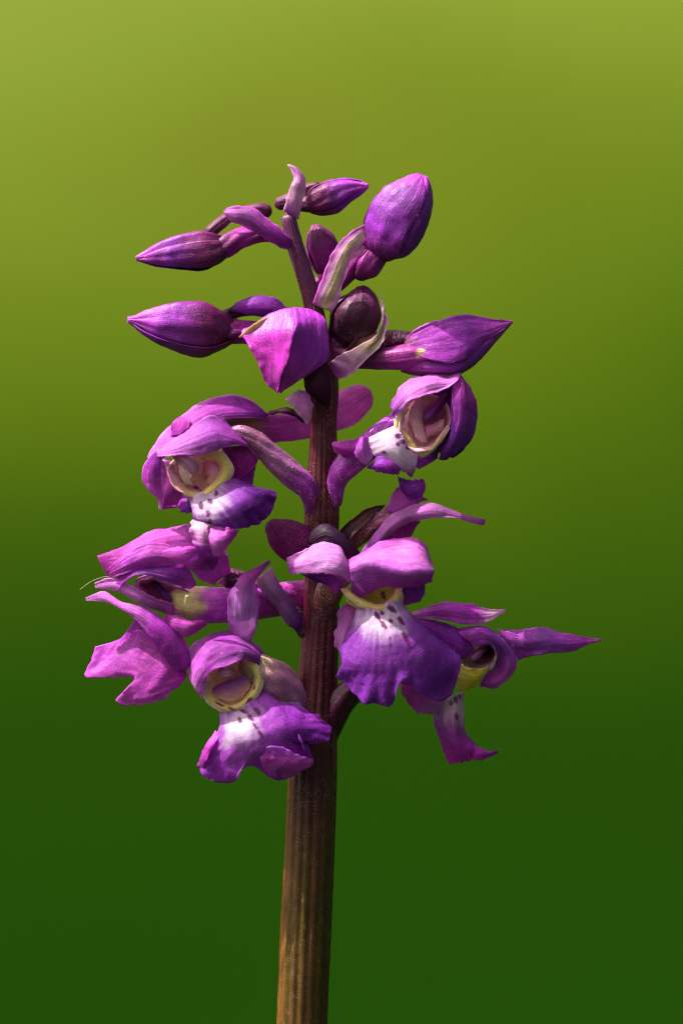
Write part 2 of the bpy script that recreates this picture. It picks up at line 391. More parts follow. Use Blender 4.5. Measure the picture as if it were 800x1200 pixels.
me = bpy.data.meshes.new('meadow'); me.from_pydata(V.tolist(), [], F.tolist()); me.materials.append(gm)
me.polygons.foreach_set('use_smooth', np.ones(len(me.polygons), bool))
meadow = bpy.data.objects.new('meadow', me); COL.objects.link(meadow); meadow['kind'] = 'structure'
meadow['label'] = 'green meadow rising to a pale sunlit bank, out of focus'

# ------------------------------------------------------------------ stem
def stem_col(S, T, X, Y, off):
    up = lin(74, 15, 30); low = lin(80, 63, 12); top = lin(92, 44, 90)
    C = mixc(np.broadcast_to(up, X.shape+(3,)), low, smooth01((Y-840)/260))
    C = mixc(C, top, smooth01((400-Y)/90))
    st = vnoise(np.stack([S*34, Y*0.006, S*0+3], -1))
    red = lin(120, 42, 66)
    C = mixc(C, red, (0.5-0.32*smooth01((Y-850)/120))*smooth01(st*1.6-0.1))
    C = mixc(C, np.where(Y[..., None] > 820, lin(124, 74, 28), lin(150, 40, 84)), 0.6*smooth01(1.3-np.abs(S-0.47)/0.075)*smooth01((Y-450)/100))  # sunlit strip painted along the left side of the stem
    C = mixc(C, lin(60, 40, 16), 0.6*smooth01(1.2-np.abs(S-0.06)/0.12)*smooth01((Y-850)/100))  # right side of the lower stem painted darker, as shading
    return C*(1+0.25*vnoise(np.stack([S*20, Y*0.03, S*0+9], -1)))[..., None]

stem_pts = [(338, 256, 0, 8.5), (345, 285, 0, 9.5), (356, 320, 0, 10), (366, 355, 0, 10.5), (373, 400, 0, 14), (378, 447, 0, 18), (379, 500, 0, 15),
            (378, 560, 0, 18), (377, 600, 0, 20), (376, 640, 0, 20), (377, 700, 0, 20.5), (372, 800, 0, 23), (368, 850, 0, 26.5), (366, 920, 0, 28),
            (362.5, 1010, 0, 28.6), (358, 1100, 0, 29.2), (354, 1200, 0, 29), (345, 1500, 0, 30), (336, 1900, 0, 31), (330, 2330, 0, 32)]
tube('stem', orchid, stem_pts, stem_col, M_STEM, n=420, nu=96, ridges=17, ramp=0.035, twist=0.5, nz=0.3, sharp=0.8)

# ------------------------------------------------------------------ buds
cb = grad((0, MAROON), (0.25, DMAG), (0.6, VIO), (0.9, PURP), (1, PINK))
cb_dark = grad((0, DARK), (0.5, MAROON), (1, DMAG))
cov = grad((0, MAROON), (0.5, DMAG), (1, MAROON))
cspur = grad((0, DMAG), (0.6, MAG), (1, DMAG))

def bud(label):
    return empty('bud', orchid, label=label)

# topmost, pointing right
b1 = bud('small purple bud at the tip pointing right')
bud_sepals(b1, [(362, 240, -4, 9), (372, 236, -3, 16), (388, 231, -2, 18.5), (405, 224, 0, 14), (420, 220, 2, 8), (431, 218.5, 3, 1.2)], cb, M_BUD, roll=51, keel=0.05)
tube('ovary', b1, [(338, 246, -6, 6), (350, 240, -6, 8), (364, 239, -4, 10)], cov, M_BUD, n=20)
tube('spur', b1, [(372, 218, -8, 5), (362, 220, -10, 5), (350, 229, -12, 6.5), (336, 236, -12, 8), (327, 239, -12, 7.5)], cov, M_BUD, n=26)
strip('bract', orchid, [[(332, 247, 4), (334, 234, 8), (338, 218, 9), (345, 208, 7), (343, 199, 4), (337, 193.5, 2)],
                        [(350, 258, 6), (355, 238, 8), (358, 220, 6), (357, 207, 2), (349, 196.5, 2), (338, 192.5, 1)]],
      grad((0, PURP*0.7), (0.35, PALE), (0.8, LILAC), (1, PALE), rim=lin(226, 190, 214)), M_BRACT, bulge=(0, 0, 7), nu=20, nv=36, ruf=0.8)
# upper left
b2 = bud('slender purple bud high on the left')
bud_sepals(b2, [(262, 288, 0, 12), (252, 291, 1, 18), (237, 293, 2, 22.5), (215, 295, 3, 20), (190, 298, 4, 14), (172, 301.5, 4, 6.5), (160, 303.5, 4, 1.6)], cb, M_BUD, roll=41, keel=0.05)
tube('ovary', b2, [(337, 283, -4, 8), (318, 275, -4, 9), (300, 275, -4, 10), (282, 279, -3, 12), (266, 287, -1, 14), (258, 289, 0, 13)], cspur, M_BUD, n=40, ramp=0.07, twist=2)
tube('spur', b2, [(246, 272, -6, 7), (258, 262, -9, 7), (270, 254, -11, 6), (288, 248, -13, 6.5), (303, 246, -14, 8), (313, 248, -14, 8)], cov, M_BUD, n=30)
strip('bract', orchid, [[(345, 282, 8), (336, 274, 11), (313, 256, 12), (300, 244, 11), (284, 243, 10), (270, 244, 9), (262, 248, 8)],
                        [(338, 293, 9), (328, 290, 10), (314, 283, 9), (299, 273, 8), (283, 264, 8), (271, 259, 8), (262, 249, 8)]],
      grad((0, VIO*0.5), (0.3, PURP*0.8), (0.75, lin(176, 96, 180)), (0.93, LILAC), (1, YEL), rim=PINK), M_BRACT, bulge=(0, 0, 8), nu=20, nv=40, ruf=0.9)
# large bud on the right
b3 = bud('large plump bud leaning up to the right')
bud_sepals(b3, [(446, 303, 4, 9), (450, 292, 5, 24), (458, 277, 6, 32), (467, 259, 7, 35), (477, 241, 8, 33), (485, 227, 8, 26), (491, 215, 8, 16), (495, 206, 8, 5)],
           grad((0, DMAG), (0.3, VIO), (0.8, VIO*0.85), (1, PURP)), M_BUD, roll=44, keel=0.02, lap=3.2, cover=162, facet=0.42, nf=3, ph=-2.25)
tube('spur', b3, [(445, 292, 0, 13), (437, 303, 0, 15), (428, 314, 0, 15), (421, 322, 0, 9)], cspur, M_BUD, n=24)
tube('ovary', b3, [(374, 356, -4, 8), (392, 335, -6, 10), (412, 312, -6, 13), (432, 296, -2, 13)], cspur, M_BUD, n=30, ramp=0.07, twist=2)
strip('bract', orchid, [[(366, 356, 12), (370, 345, 17), (377, 329, 20), (388, 302, 20), (402, 281, 17), (416, 270, 13), (427, 263, 9)],
                        [(389, 366, 14), (396, 352, 18), (401, 340, 18), (408, 318, 16), (413, 298, 15), (421, 288, 12), (428, 277, 9)]],
      across((0, PINK), (0.3, PALE), (0.55, lin(224, 214, 136)), (0.8, PALE), (1, LILAC)), M_BRACT, bulge=(0, 0, 6), nu=24, nv=44, ruf=1.2)
# bud behind the axis: only its spur and a corner show
b4 = bud('dark rounded bud just behind the stem')
bud_sepals(b4, [(384, 326, -30, 5), (382, 312, -30, 13), (379, 296, -30, 17), (375, 282, -30, 16), (371, 271, -30, 10), (369, 264, -30, 2.5)],
           grad((0, DMAG), (0.5, MAG*0.7), (1, DMAG)), M_BUD, roll=60, keel=0.05)
tube('ovary', b4, [(366, 345, -12, 6), (372, 334, -20, 7), (382, 325, -28, 8)], cov, M_BUD, n=16)
# middle left
b5 = bud('dark purple pointed bud at mid height on the left')
bud_sepals(b5, [(272, 388, 2, 13), (258, 388, 4, 22), (240, 387, 6, 30), (218, 384, 8, 29), (195, 381, 9, 24), (174, 378, 9, 15), (160, 376, 9, 6.5), (150, 374.5, 9, 2)], cb, M_BUD, roll=-21, keel=0.07, lap=3.2)
tube('ovary', b5, [(362, 402, -6, 12), (335, 398, -6, 12), (308, 392, -4, 13), (285, 389, 0, 14), (266, 388, 3, 14)], cspur, M_BUD, n=40, ramp=0.07, twist=2)
tube('spur', b5, [(262, 372, -4, 8), (275, 366, -8, 7), (292, 362, -12, 8), (310, 362, -14, 8)], cov, M_BUD, n=20)
strip('bract', orchid, [[(352, 364, 6), (336, 359, 9), (322, 350, 10), (303, 345, 9), (287, 350, 6), (277, 356, 3), (268, 365, 0)],
                        [(352, 380, 12), (337, 377, 13), (322, 375, 13), (306, 373, 11), (291, 371, 7), (279, 367, 4), (268, 366, 0)]],
      grad((0, MAROON), (0.4, VIO*0.6), (0.8, VIO), (1, DARK)), M_BRACT, bulge=(0, 0, 7), nu=20, nv=36)
# front bud, facing the viewer, hanging over the stem
b6 = bud('magenta bud facing the viewer, folded like a blunt pyramid')
cfr = grad((0, PURP), (0.5, MAG*1.1), (0.9, MAG), (1, PINK), blotch=0.3)
strip('sepal', b6, [[(300, 378, 22), (290, 384, 26), (284, 391, 30), (291, 404, 36), (303, 425, 42), (312, 450, 46), (324, 459, 46)],
                    [(322, 366, 27), (320, 378, 36), (318, 392, 43), (322, 410, 46), (324, 430, 48), (322, 446, 49), (325, 459, 46)],
                    [(344, 362, 32), (346, 374, 48), (345, 385, 62), (341, 402, 64), (335, 424, 62), (329, 446, 55), (326, 460, 47)]],
      cfr, M_BUD, nu=30, nv=44, ruf=1.6, rf=0.06, thick=3)
strip('sepal', b6, [[(343, 361, 33), (345, 373, 49), (346, 386, 63), (342, 404, 62), (336, 425, 60), (330, 447, 53), (327, 459, 46)],
                    [(362, 363, 28), (366, 374, 36), (366, 390, 42), (362, 410, 44), (354, 430, 44), (340, 448, 45), (328, 459, 45)],
                    [(379, 371, 24), (384, 382, 30), (386, 404, 36), (385, 420, 36), (368, 435, 40), (348, 447, 42), (328, 460, 44)]],
      grad((0, PURP), (0.4, VIO*1.15), (1, MAG)), M_BUD, nu=30, nv=44, ruf=1.6, rf=0.06, thick=3)
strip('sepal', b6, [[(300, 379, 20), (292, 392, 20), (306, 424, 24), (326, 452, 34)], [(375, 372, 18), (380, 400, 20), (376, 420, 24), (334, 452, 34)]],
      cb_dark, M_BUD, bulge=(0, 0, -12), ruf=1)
tube('ovary', b6, [(374, 440, 8, 11), (366, 415, 12, 12), (352, 392, 18, 14), (342, 380, 26, 14)], cov, M_BUD, n=24)
strip('bract', orchid, [[(372, 402, 14), (345, 380, 22), (318, 371, 28), (300, 378, 33), (288, 387, 34), (280, 395, 34)],
                        [(372, 410, 16), (345, 392, 22), (320, 381, 26), (303, 386, 31), (290, 393, 34), (281, 396, 34)]],
      grad((0, DMAG), (0.45, lin(190, 150, 110)), (0.7, lin(222, 196, 120)), (1, lin(214, 160, 120))), M_BRACT, bulge=(0, -2, 2), nu=12, nv=30, ruf=0.6)
strip('bract', orchid, [[(384, 475, 16), (362, 462, 20), (357, 445, 20), (354, 425, 18), (358, 405, 14)],
                        [(384, 478, 20), (388, 460, 26), (386, 440, 24), (384, 420, 20), (376, 405, 15)]],
      grad((0, DARK), (0.5, MAROON), (1, DMAG)), M_BRACT, bulge=(0, 0, 8), nu=20, nv=30)
# dark bud behind the right of the axis
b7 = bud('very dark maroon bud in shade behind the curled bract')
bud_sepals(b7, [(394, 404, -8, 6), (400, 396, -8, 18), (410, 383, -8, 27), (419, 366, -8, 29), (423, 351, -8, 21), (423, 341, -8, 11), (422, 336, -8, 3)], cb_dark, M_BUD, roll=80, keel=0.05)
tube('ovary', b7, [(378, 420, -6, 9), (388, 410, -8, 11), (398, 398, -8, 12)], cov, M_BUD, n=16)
strip('bract', orchid, [[(397, 445, 16), (412, 438, 20), (429, 424, 23), (441, 408, 22), (449, 395, 18), (453.5, 375, 13), (450, 359, 9), (446, 347, 7)],
                        [(382, 428, 16), (396, 418, 26), (412, 410, 28), (428, 401, 26), (441, 393, 20), (446, 376, 14), (447, 360, 9), (445, 347, 7)]],
      grad((0, PINK), (0.25, PALE), (0.5, lin(226, 212, 160)), (0.8, PALE), (1, lin(224, 200, 190)), rim=PALE), M_BRACT, bulge=(0, 2, -6), nu=24, nv=48, ruf=1.0)
strip('bract', orchid, [[(398, 420, 4), (412, 400, 10), (424, 388, 10), (440, 389, 6)], [(412, 412, 18), (424, 404, 20), (434, 399, 20), (444, 393, 14)]],
      grad((0, MAROON), (1, lin(140, 90, 70))), M_BRACT, bulge=(0, 2, -5), nu=14, nv=20)
# opening bud to the right
b8 = bud('opening bud stretched out to the right with a long point')
cb8 = grad((0, DMAG), (0.2, PURP), (0.6, VIO), (0.85, PURP), (1, PINK), blotch=0.25)
strip('sepal', b8, [[(474, 399, 8), (489, 386, 14), (515, 375, 16), (545, 369, 12), (572, 374, 6), (588, 377, 2), (600, 377, 0)],
                    [(474, 406, 14), (492, 400, 20), (518, 394, 23), (545, 390, 21), (568, 386, 14), (584, 382, 8), (600, 377.5, 0)],
                    [(476, 414, 16), (495, 420, 26), (520, 425, 30), (543, 422, 28), (562, 407, 18), (582, 392, 10), (600, 378, 0)]],
      cb8, M_BUD, nu=34, nv=48, ruf=1.4, thick=3)
strip('sepal', b8, [[(472, 412, 12), (492, 417, 20), (520, 421, 24), (545, 416, 22), (566, 402, 14), (585, 388, 8), (598, 379, 0)],
                    [(470, 430, 10), (490, 433, 22), (515, 434, 26), (540, 432, 22), (560, 417, 14), (582, 396, 6), (598, 379, -1)],
                    [(470, 436, -2), (490, 437.5, 2), (515, 438, 4), (541, 436, 6), (562, 419, 6), (584, 396, 2), (598, 379, -2)]],
      cb8, M_BUD, nu=28, nv=44, ruf=1.2, thick=3)
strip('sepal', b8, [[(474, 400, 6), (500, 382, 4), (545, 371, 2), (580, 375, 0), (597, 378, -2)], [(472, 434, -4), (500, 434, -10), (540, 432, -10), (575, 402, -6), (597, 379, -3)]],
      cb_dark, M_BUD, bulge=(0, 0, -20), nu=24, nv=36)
tube('spur', b8, [(500, 416, 14, 13), (478, 418, 12, 15), (455, 420, 8, 13), (430, 420, 4, 12), (408, 418, -2, 12), (392, 414, -6, 10)],
     lambda S, T, X, Y, off: mixc(grad((0, MAG), (0.6, DMAG), (1, DMAG))(S, T, X, Y, off), YEL, 0.9*smooth01(1.2-np.hypot(X-494, Y-414)/8)), M_BUD, n=44, ramp=0.04)
tube('ovary', b8, [(384, 424, -6, 10), (410, 412, -10, 11), (440, 402, -12, 11), (465, 398, -4, 11), (486, 400, 4, 10)], cov, M_OVARY, n=36, ramp=0.07, twist=3)

# ------------------------------------------------------------------ flower helpers
def flower(label):
    return empty('flower', orchid, label=label)

def spots_on(C, X, Y, spots, c=SPOT):
    for s in spots:
        x, y, a, b, r = s
        dx, dy = X-x, Y-y; ca, sa = math.cos(r), math.sin(r)
        a, b = a*1.05, b*1.0
        q = np.hypot((dx*ca+dy*sa)/a, (-dx*sa+dy*ca)/b)+0.3*vnoise(np.stack([X*0.3, Y*0.35, X*0+x], -1))
        C = mixc(C, c, 0.95*smooth01((1.2-q)/0.32))
    return C

def lip_col(cx, cy, reach, outer, spots=(), inner=WHITE, inner2=None, ax=1.0, ay=1.0, dark=None):
    """pale centre that fades outwards to the purple of the lobes, with dark marks"""
    def fn(S, T, X, Y, off):
        d = np.hypot((X-cx)/ax, (Y-cy)/ay)+7*vnoise(np.stack([X*0.07, Y*0.07, X*0+off[0]], -1))+8*vnoise(np.stack([T*30+off[0], S*1.5, X*0], -1))+4*vnoise(np.stack([T*75+off[0], S*2.5, X*0+5], -1))
        C = mixc(np.broadcast_to(inner, X.shape+(3,)), outer, smooth01(d/reach-0.35)*1.0)
        if dark is not None: C = mixc(C, dark, smooth01(d/reach-1.5))
        C = C*(1+0.15*vnoise(np.stack([X*0.1, Y*0.1, X*0+off[1]], -1)))[..., None]
        return spots_on(C, X, Y, spots)
    return fn

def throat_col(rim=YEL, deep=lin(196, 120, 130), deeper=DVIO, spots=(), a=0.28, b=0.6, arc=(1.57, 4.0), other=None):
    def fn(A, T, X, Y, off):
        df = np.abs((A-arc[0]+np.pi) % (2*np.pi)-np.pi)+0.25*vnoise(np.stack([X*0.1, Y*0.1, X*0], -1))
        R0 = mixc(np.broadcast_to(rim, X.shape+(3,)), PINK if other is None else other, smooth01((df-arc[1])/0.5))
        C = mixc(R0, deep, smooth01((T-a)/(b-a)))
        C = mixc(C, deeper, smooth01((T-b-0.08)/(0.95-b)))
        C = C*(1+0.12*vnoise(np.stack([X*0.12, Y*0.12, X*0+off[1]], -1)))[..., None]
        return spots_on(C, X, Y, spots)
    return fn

c_hood = grad((0, PURP), (0.5, lin(186, 84, 198)), (1, LILAC), blotch=0.2)
c_sep = grad((0, VIO), (0.3, PURP), (0.75, PINK), (1, LILAC), rim=LILAC, blotch=0.22)
c_lil = grad((0, PINK), (0.5, LILAC), (1, LILAC), blotch=0.15)
c_mag = grad((0, DMAG), (0.5, MAG), (1, MAG*1.1), blotch=0.25)
c_vio = grad((0, DVIO), (0.5, VIO), (1, PURP), blotch=0.25)

def collar(parent, outer, inner, dep, lift, col):
    o = np.array([(x, y, dep) for x, y in outer], float); i = np.array([(x, y, dep-3) for x, y in inner], float)
    o = o*0.93+i*0.07
    c = (o+i)/2; c[:, 2] += lift
    n = np.linspace(0, 1, len(o)); tip = smooth01(np.minimum(n, 1-n)*5)[:, None]
    c2 = c*tip+((o+i)/2)*(1-tip)
    def soft(S, T, X, Y, off):
        C = col(S, T, X, Y, off)
        C = mixc(C, lin(240, 214, 226), 0.8*smooth01((0.42-S)/0.36))
        return mixc(C, lin(232, 168, 160), 0.8*smooth01((S-0.6)/0.35))
    return strip('collar', parent, [o, c2, i], soft, M_THROAT, nu=20, nv=64, ruf=0.9, index=True, edge=0, fray=0.8, curl=0.6, crease=0.5, relief=0.05, thick=1.2)

CREAM = lin(246, 232, 132)
# ------------------------------------------------------------------ flower on the left, middle height (A)
fa = flower('open flower at mid height on the left, yellow throat under an arching hood')
tube('ovary', fa, [(368, 600, 8, 9), (362, 575, 12, 13), (345, 559, 16, 14.5), (322, 538, 20, 14), (300, 517, 24, 11.5), (282, 506, 28, 8), (272, 503, 28, 4)],
     grad((0, MAROON), (0.25, PURP*0.7), (0.5, lin(170, 100, 160)), (0.8, lin(132, 76, 110)), (1, lin(160, 100, 150))), M_OVARY, n=50, ramp=0.06, twist=2.5)
tube('spur', fa, [(268, 504, 8, 17), (295, 502, 2, 17), (325, 502, -6, 16), (352, 498, -16, 17), (380, 489, -26, 19), (405, 478, -32, 21.5), (424, 465, -34, 17)],
     grad((0, DMAG), (0.15, lin(120, 80, 50)), (0.35, MAG), (0.62, PINK), (1, lin(216, 84, 190))), M_PETAL, n=60, ramp=0.02, squash=0.7)
strip('sepal', fa, [[(314, 486, 8), (295, 469, 12), (275, 462, 14), (250, 464, 16), (228, 475, 18), (208, 490, 20), (187, 511, 24), (172, 536, 28)],
                    [(312, 488, 12), (297, 482, 22), (276, 480, 28), (254, 482, 30), (234, 492, 34), (216, 506, 38), (198, 522, 40), (178, 540, 34)],
                    [(308, 490, 14), (297, 490, 24), (276, 490, 30), (256, 494, 34), (240, 505, 38), (222, 518, 40), (204, 530, 40), (186, 544, 34)]],
      c_sep, M_PETAL, nu=34, nv=50, ruf=1.4)
strip('petal', fa, [[(286, 516, 30), (268, 497, 30), (250, 488, 32), (230, 496, 38), (207, 511, 44), (190, 523, 46), (181, 532, 44)],
                    [(291, 521, 40), (272, 512, 50), (252, 506, 54), (232, 513, 58), (212, 522, 56), (197, 528, 52), (184, 533, 46)],
                    [(292, 524, 40), (275, 521, 52), (254, 527, 60), (232, 533, 62), (213, 534, 60), (197, 535, 54), (184, 535, 46)]],
      grad((0, PURP), (0.4, lin(180, 82, 200)), (1, LILAC), blotch=0.15), M_PETAL, nu=32, nv=46, ruf=1.3)
strip('petal', fa, [[(200, 512, 36), (201, 500, 34), (205, 491, 31), (212, 488, 28)], [(210, 509, 42), (220, 503, 40), (223, 497, 36), (219, 491, 31)]], grad((0, PURP), (0.5, MAG), (1, PINK)), M_PETAL, bulge=(0, 0, 2), nu=18, nv=20)
strip('sepal', fa, [[(183, 528, 44), (172, 538, 36), (166, 556, 28), (172, 574, 26), (184, 584, 28), (187, 597, 30)],
                    [(186, 532, 46), (180, 545, 46), (176, 560, 42), (180, 576, 38), (187, 586, 36), (189, 597, 32)],
                    [(190, 536, 46), (191, 548, 46), (192, 562, 42), (192, 575, 38), (192, 584, 36), (191, 597, 33)]], c_sep, M_PETAL, nu=26, nv=40, ruf=1.2)
strip('petal', fa, [[(190, 540, 34), (190, 566, 30), (186, 584, 30), (187, 597, 30)], [(212, 540, 24), (214, 568, 22), (213, 585, 26), (206, 594, 30)]],
      grad((0, PINK), (0.6, PINK), (1, MAG), blotch=0.2), M_PETAL, bulge=(0, 0, -8), nu=24, nv=34)
strip('petal', fa, [[(259, 524, 30), (266, 540, 30), (270, 552, 28), (273, 565, 26)], [(290, 522, 34), (303, 538, 28), (294, 552, 24), (276, 565, 25)]],
      grad((0, DMAG), (0.5, MAG), (1, MAG), rim=PINK, rimw=0.06), M_PETAL, bulge=(0, 0, 8), nu=26, nv=34)
strip('sepal', fa, [[(276, 540, 4), (272, 556, 4), (272, 572, 6)], [(300, 541, 2), (299, 556, 2), (296, 572, 4)]], c_vio, M_PETAL, bulge=(0, 0, 5), nu=18, nv=20)
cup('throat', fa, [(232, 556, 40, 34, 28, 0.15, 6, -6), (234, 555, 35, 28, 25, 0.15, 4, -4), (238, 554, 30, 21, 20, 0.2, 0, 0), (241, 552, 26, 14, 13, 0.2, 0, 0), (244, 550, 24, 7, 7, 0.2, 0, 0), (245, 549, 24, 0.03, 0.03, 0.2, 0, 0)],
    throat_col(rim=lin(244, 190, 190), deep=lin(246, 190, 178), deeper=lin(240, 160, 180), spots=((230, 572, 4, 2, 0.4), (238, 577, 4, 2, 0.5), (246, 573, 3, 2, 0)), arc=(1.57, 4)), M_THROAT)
collar(fa, [(244, 525), (263, 530), (275, 547), (272, 562), (258, 573), (242, 584), (228, 587), (213, 580), (202, 567), (194, 550), (190, 538)],
       [(238, 533), (251, 537), (257, 549), (254, 559), (247, 568), (238, 575), (228, 576), (219, 571), (211, 561), (205, 549), (202, 541)], 44, 3.5,
       grad((0, YEL), (0.35, CREAM), (0.6, CREAM), (0.75, lin(232, 190, 170)), (1, PINK), blotch=0.1))
tube('stigma', fa, [(244, 545, 26, 7), (250, 552, 28, 11), (252, 560, 30, 11), (248, 567, 32, 7)], grad((0, lin(236, 160, 150)), (0.5, lin(240, 166, 196)), (1, lin(246, 200, 150))), M_THROAT, n=20, nu=28, ramp=0.04)
strip('stigma', fa, [[(206, 542, 38), (210, 556, 38), (216, 568, 40)], [(220, 540, 44), (222, 554, 45), (226, 568, 45)]], grad((0, lin(240, 196, 200)), (1, lin(246, 206, 190))), M_THROAT, bulge=(0, 0, 4), nu=16, nv=22, ruf=0.8)
tube('column', fa, [(206, 534, 46, 4), (213, 537, 48, 6), (220, 542, 47, 6), (226, 548, 44, 6.5), (228, 552, 42, 5)], grad((0, lin(110, 50, 80)), (0.3, lin(190, 120, 150)), (0.5, lin(240, 190, 214)), (1, lin(226, 150, 206))), M_THROAT, n=26, ramp=0.3, ridges=4)
strip('lip', fa, [[(220, 580, 38), (226, 580, 42), (234, 579, 44), (244, 575, 44), (253, 569, 44), (261, 563, 43), (269, 558, 40)],
                  [(226, 600, 48), (230, 603, 56), (242, 604, 64), (262, 598, 68), (280, 588, 66), (296, 578, 58), (300, 571, 50)],
                  [(227, 612, 48), (234, 615, 56), (252, 618, 62), (281, 620, 62), (304, 613, 58), (320, 597, 52), (323, 577, 44)]],
      lip_col(243, 588, 23, lin(150, 60, 184), ((236, 593, 4, 2.6, 1.3), (244, 602, 3.2, 2.6, 1.5), (247, 588, 3.5, 2.6, 1.2), (246, 612, 4, 2.2, 1.6), (254, 578, 3.2, 2.4, 1.2)), inner=lin(216, 190, 222), dark=DVIO*1.2), M_LIP, crease=0.2, fray=1.4,
      nu=48, nv=64, ruf=1.3, edge=2.5, index=True)
strip('lip_lobe', fa, [[(226, 609, 53), (224, 622, 60), (226, 638, 58), (232, 652, 56)], [(236, 612, 60), (236, 624, 70), (238, 640, 70), (244, 652, 64)], [(248, 615, 61), (250, 626, 66), (250, 640, 64), (252, 653, 62)]],
      lip_col(240, 612, 24, PURP, ((245, 621, 4, 2.2, 1.5),), inner=PALE, dark=VIO), M_LIP, crease=0.2, fray=1.4, nu=28, nv=34, ruf=1.6, edge=1.5)
strip('lip_lobe', fa, [[(244, 614, 59), (258, 618, 63), (270, 619, 68), (280, 621.5, 62)], [(244, 628, 67), (254, 634, 74), (266, 630, 71), (280, 622, 62)], [(246, 646, 62), (253, 653, 64), (264, 644, 66), (279, 624, 62)]],
      grad((0, LILAC), (0.4, PINK), (1, MAG*1.1)), M_LIP, crease=0.2, fray=1.4, nu=28, nv=32, ruf=1.6, edge=1.2)
strip('lip_lobe', fa, [[(232, 640, 58), (214, 641, 62), (200, 642, 60), (190, 647, 56)], [(232, 655, 56), (216, 661, 60), (204, 660, 60), (192, 651, 56)]],
      grad((0, PURP), (0.5, PINK), (1, PINK)), M_LIP, crease=0.2, fray=1.4, bulge=(0, 0, 6), nu=20, nv=26, ruf=1.6)
strip('lip_lobe', fa, [[(226, 586, 40), (218, 582, 34), (212, 582, 30)], [(226, 600, 42), (216, 600, 36), (209, 592, 30)]], c_vio, M_LIP, crease=0.2, fray=1.4, bulge=(0, 0, 4), nu=16, nv=18)

# ------------------------------------------------------------------ flower upper right (B)
fb = flower('upper right flower turned to the right with a white spotted lip held to the left')
tube('ovary', fb, [(392, 590, 8, 8), (394, 565, 12, 12), (404, 548, 16, 15), (424, 530, 14, 15), (448, 508, 6, 14), (466, 494, 0, 12), (482, 486, 0, 10)],
     grad((0, MAROON), (0.2, PURP*0.8), (0.5, PURP), (1, VIO)), M_OVARY, n=46, ramp=0.05, twist=2)
strip('petal', fb, [[(457, 478, 34), (470, 454, 26), (485, 441, 20), (505, 438, 18), (525, 441, 18), (539, 436, 20)],
                    [(460, 481, 42), (473, 464, 44), (488, 452, 44), (507, 447, 40), (526, 446, 32), (540, 438, 24)],
                    [(459, 488, 40), (471, 480, 46), (478, 471, 52), (497, 464, 50), (515, 459, 42), (531, 451, 34), (540, 441, 26)]],
      grad((0, VIO), (0.3, LILAC), (0.9, LILAC), (1, MAG), blotch=0.15), M_PETAL, nu=30, nv=44, ruf=1.3)
strip('petal', fb, [[(541, 440, 24), (531, 452, 34), (528, 477, 40), (527, 508, 40), (518, 526, 34), (514, 538, 28)],
                    [(544, 446, 24), (542, 462, 36), (543, 486, 42), (538, 508, 42), (527, 528, 36), (518, 539, 28)],
                    [(542, 441, 20), (552, 463, 20), (558, 486, 18), (554, 507, 20), (543, 524, 22), (524, 539, 26)]],
      grad((0, PINK), (0.3, PURP), (0.7, lin(146, 62, 190)), (1, VIO), blotch=0.2), M_PETAL, nu=32, nv=46, ruf=1.3)
strip('sepal', fb, [[(541, 441, 20), (554, 466, 10), (560, 490, 4), (550, 516, 6), (530, 536, 10)], [(480, 456, 0), (484, 480, -8), (490, 500, -10), (500, 520, -4), (514, 532, 6)]],
      grad((0, DVIO), (0.5, DARK*1.4), (1, DVIO)), M_PETAL, bulge=(0, 0, -14), nu=24, nv=34)
strip('sepal', fb, [[(518, 522, 14), (514, 530, 14), (513, 537, 14)], [(486, 534, 4), (487, 546, 4), (490, 550, 6)]], c_vio, M_PETAL, bulge=(0, 0, 3), nu=16, nv=16)
cup('throat', fb, [(496, 496, 36, 30, 35, 0.3, 10, -4), (497, 495, 33, 28, 33, 0.3, 7, -4), (498, 494, 27, 27, 30, 0.3, 4, -2), (501, 491, 20, 23, 25, 0.3, 0, 0), (506, 488, 13, 18, 18, 0.42, 0, 0), (510, 484, 8, 10, 10, 0.42, 0, 0), (511, 482, 6, 0.03, 0.03, 0.4, 0, 0)],
    throat_col(rim=lin(242, 190, 206), deep=lin(240, 180, 196), deeper=lin(206, 120, 150), a=0.14, b=0.6, arc=(1.9, 6)), M_THROAT)
collar(fb, [(475, 477), (463, 489), (461, 500), (468, 508), (476, 517), (484, 530), (495, 536.5), (506, 531), (517, 519), (527, 502)],
       [(480, 480), (472, 490), (469, 499), (474, 505), (481, 513), (489, 523), (497, 528), (505, 523), (513, 512), (524, 498)], 40, 3, grad((0, CREAM), (0.5, CREAM), (0.8, YGRN), (1, lin(200, 150, 140)), blotch=0.1))
strip('stigma', fb, [[(488, 464, 30), (480, 484, 30), (484, 506, 32), (494, 520, 34)], [(496, 466, 25), (494, 486, 25), (497, 504, 27), (502, 518, 30)]], grad((0, lin(220, 150, 170)), (0.5, lin(240, 190, 200)), (1, lin(236, 170, 190))), M_THROAT, bulge=(2, 0, 3), nu=16, nv=26, ruf=0.9)
strip('stigma', fb, [[(498, 500, 26), (508, 496, 24), (520, 490, 26)], [(500, 514, 31), (510, 510, 30), (520, 502, 32)]], grad((0, lin(226, 130, 180)), (1, lin(236, 170, 180))), M_THROAT, bulge=(0, 0, 4), nu=16, nv=20, ruf=0.8)
tube('column', fb, [(524, 462, 26, 3.5), (517, 470, 26, 4.5), (509, 480, 26, 5.5), (503, 487, 27, 6.5), (500, 491, 27, 5)], grad((0, DARK), (0.4, lin(120, 30, 110)), (1, lin(150, 70, 160))), M_THROAT, n=24, ramp=0.2, ridges=4)
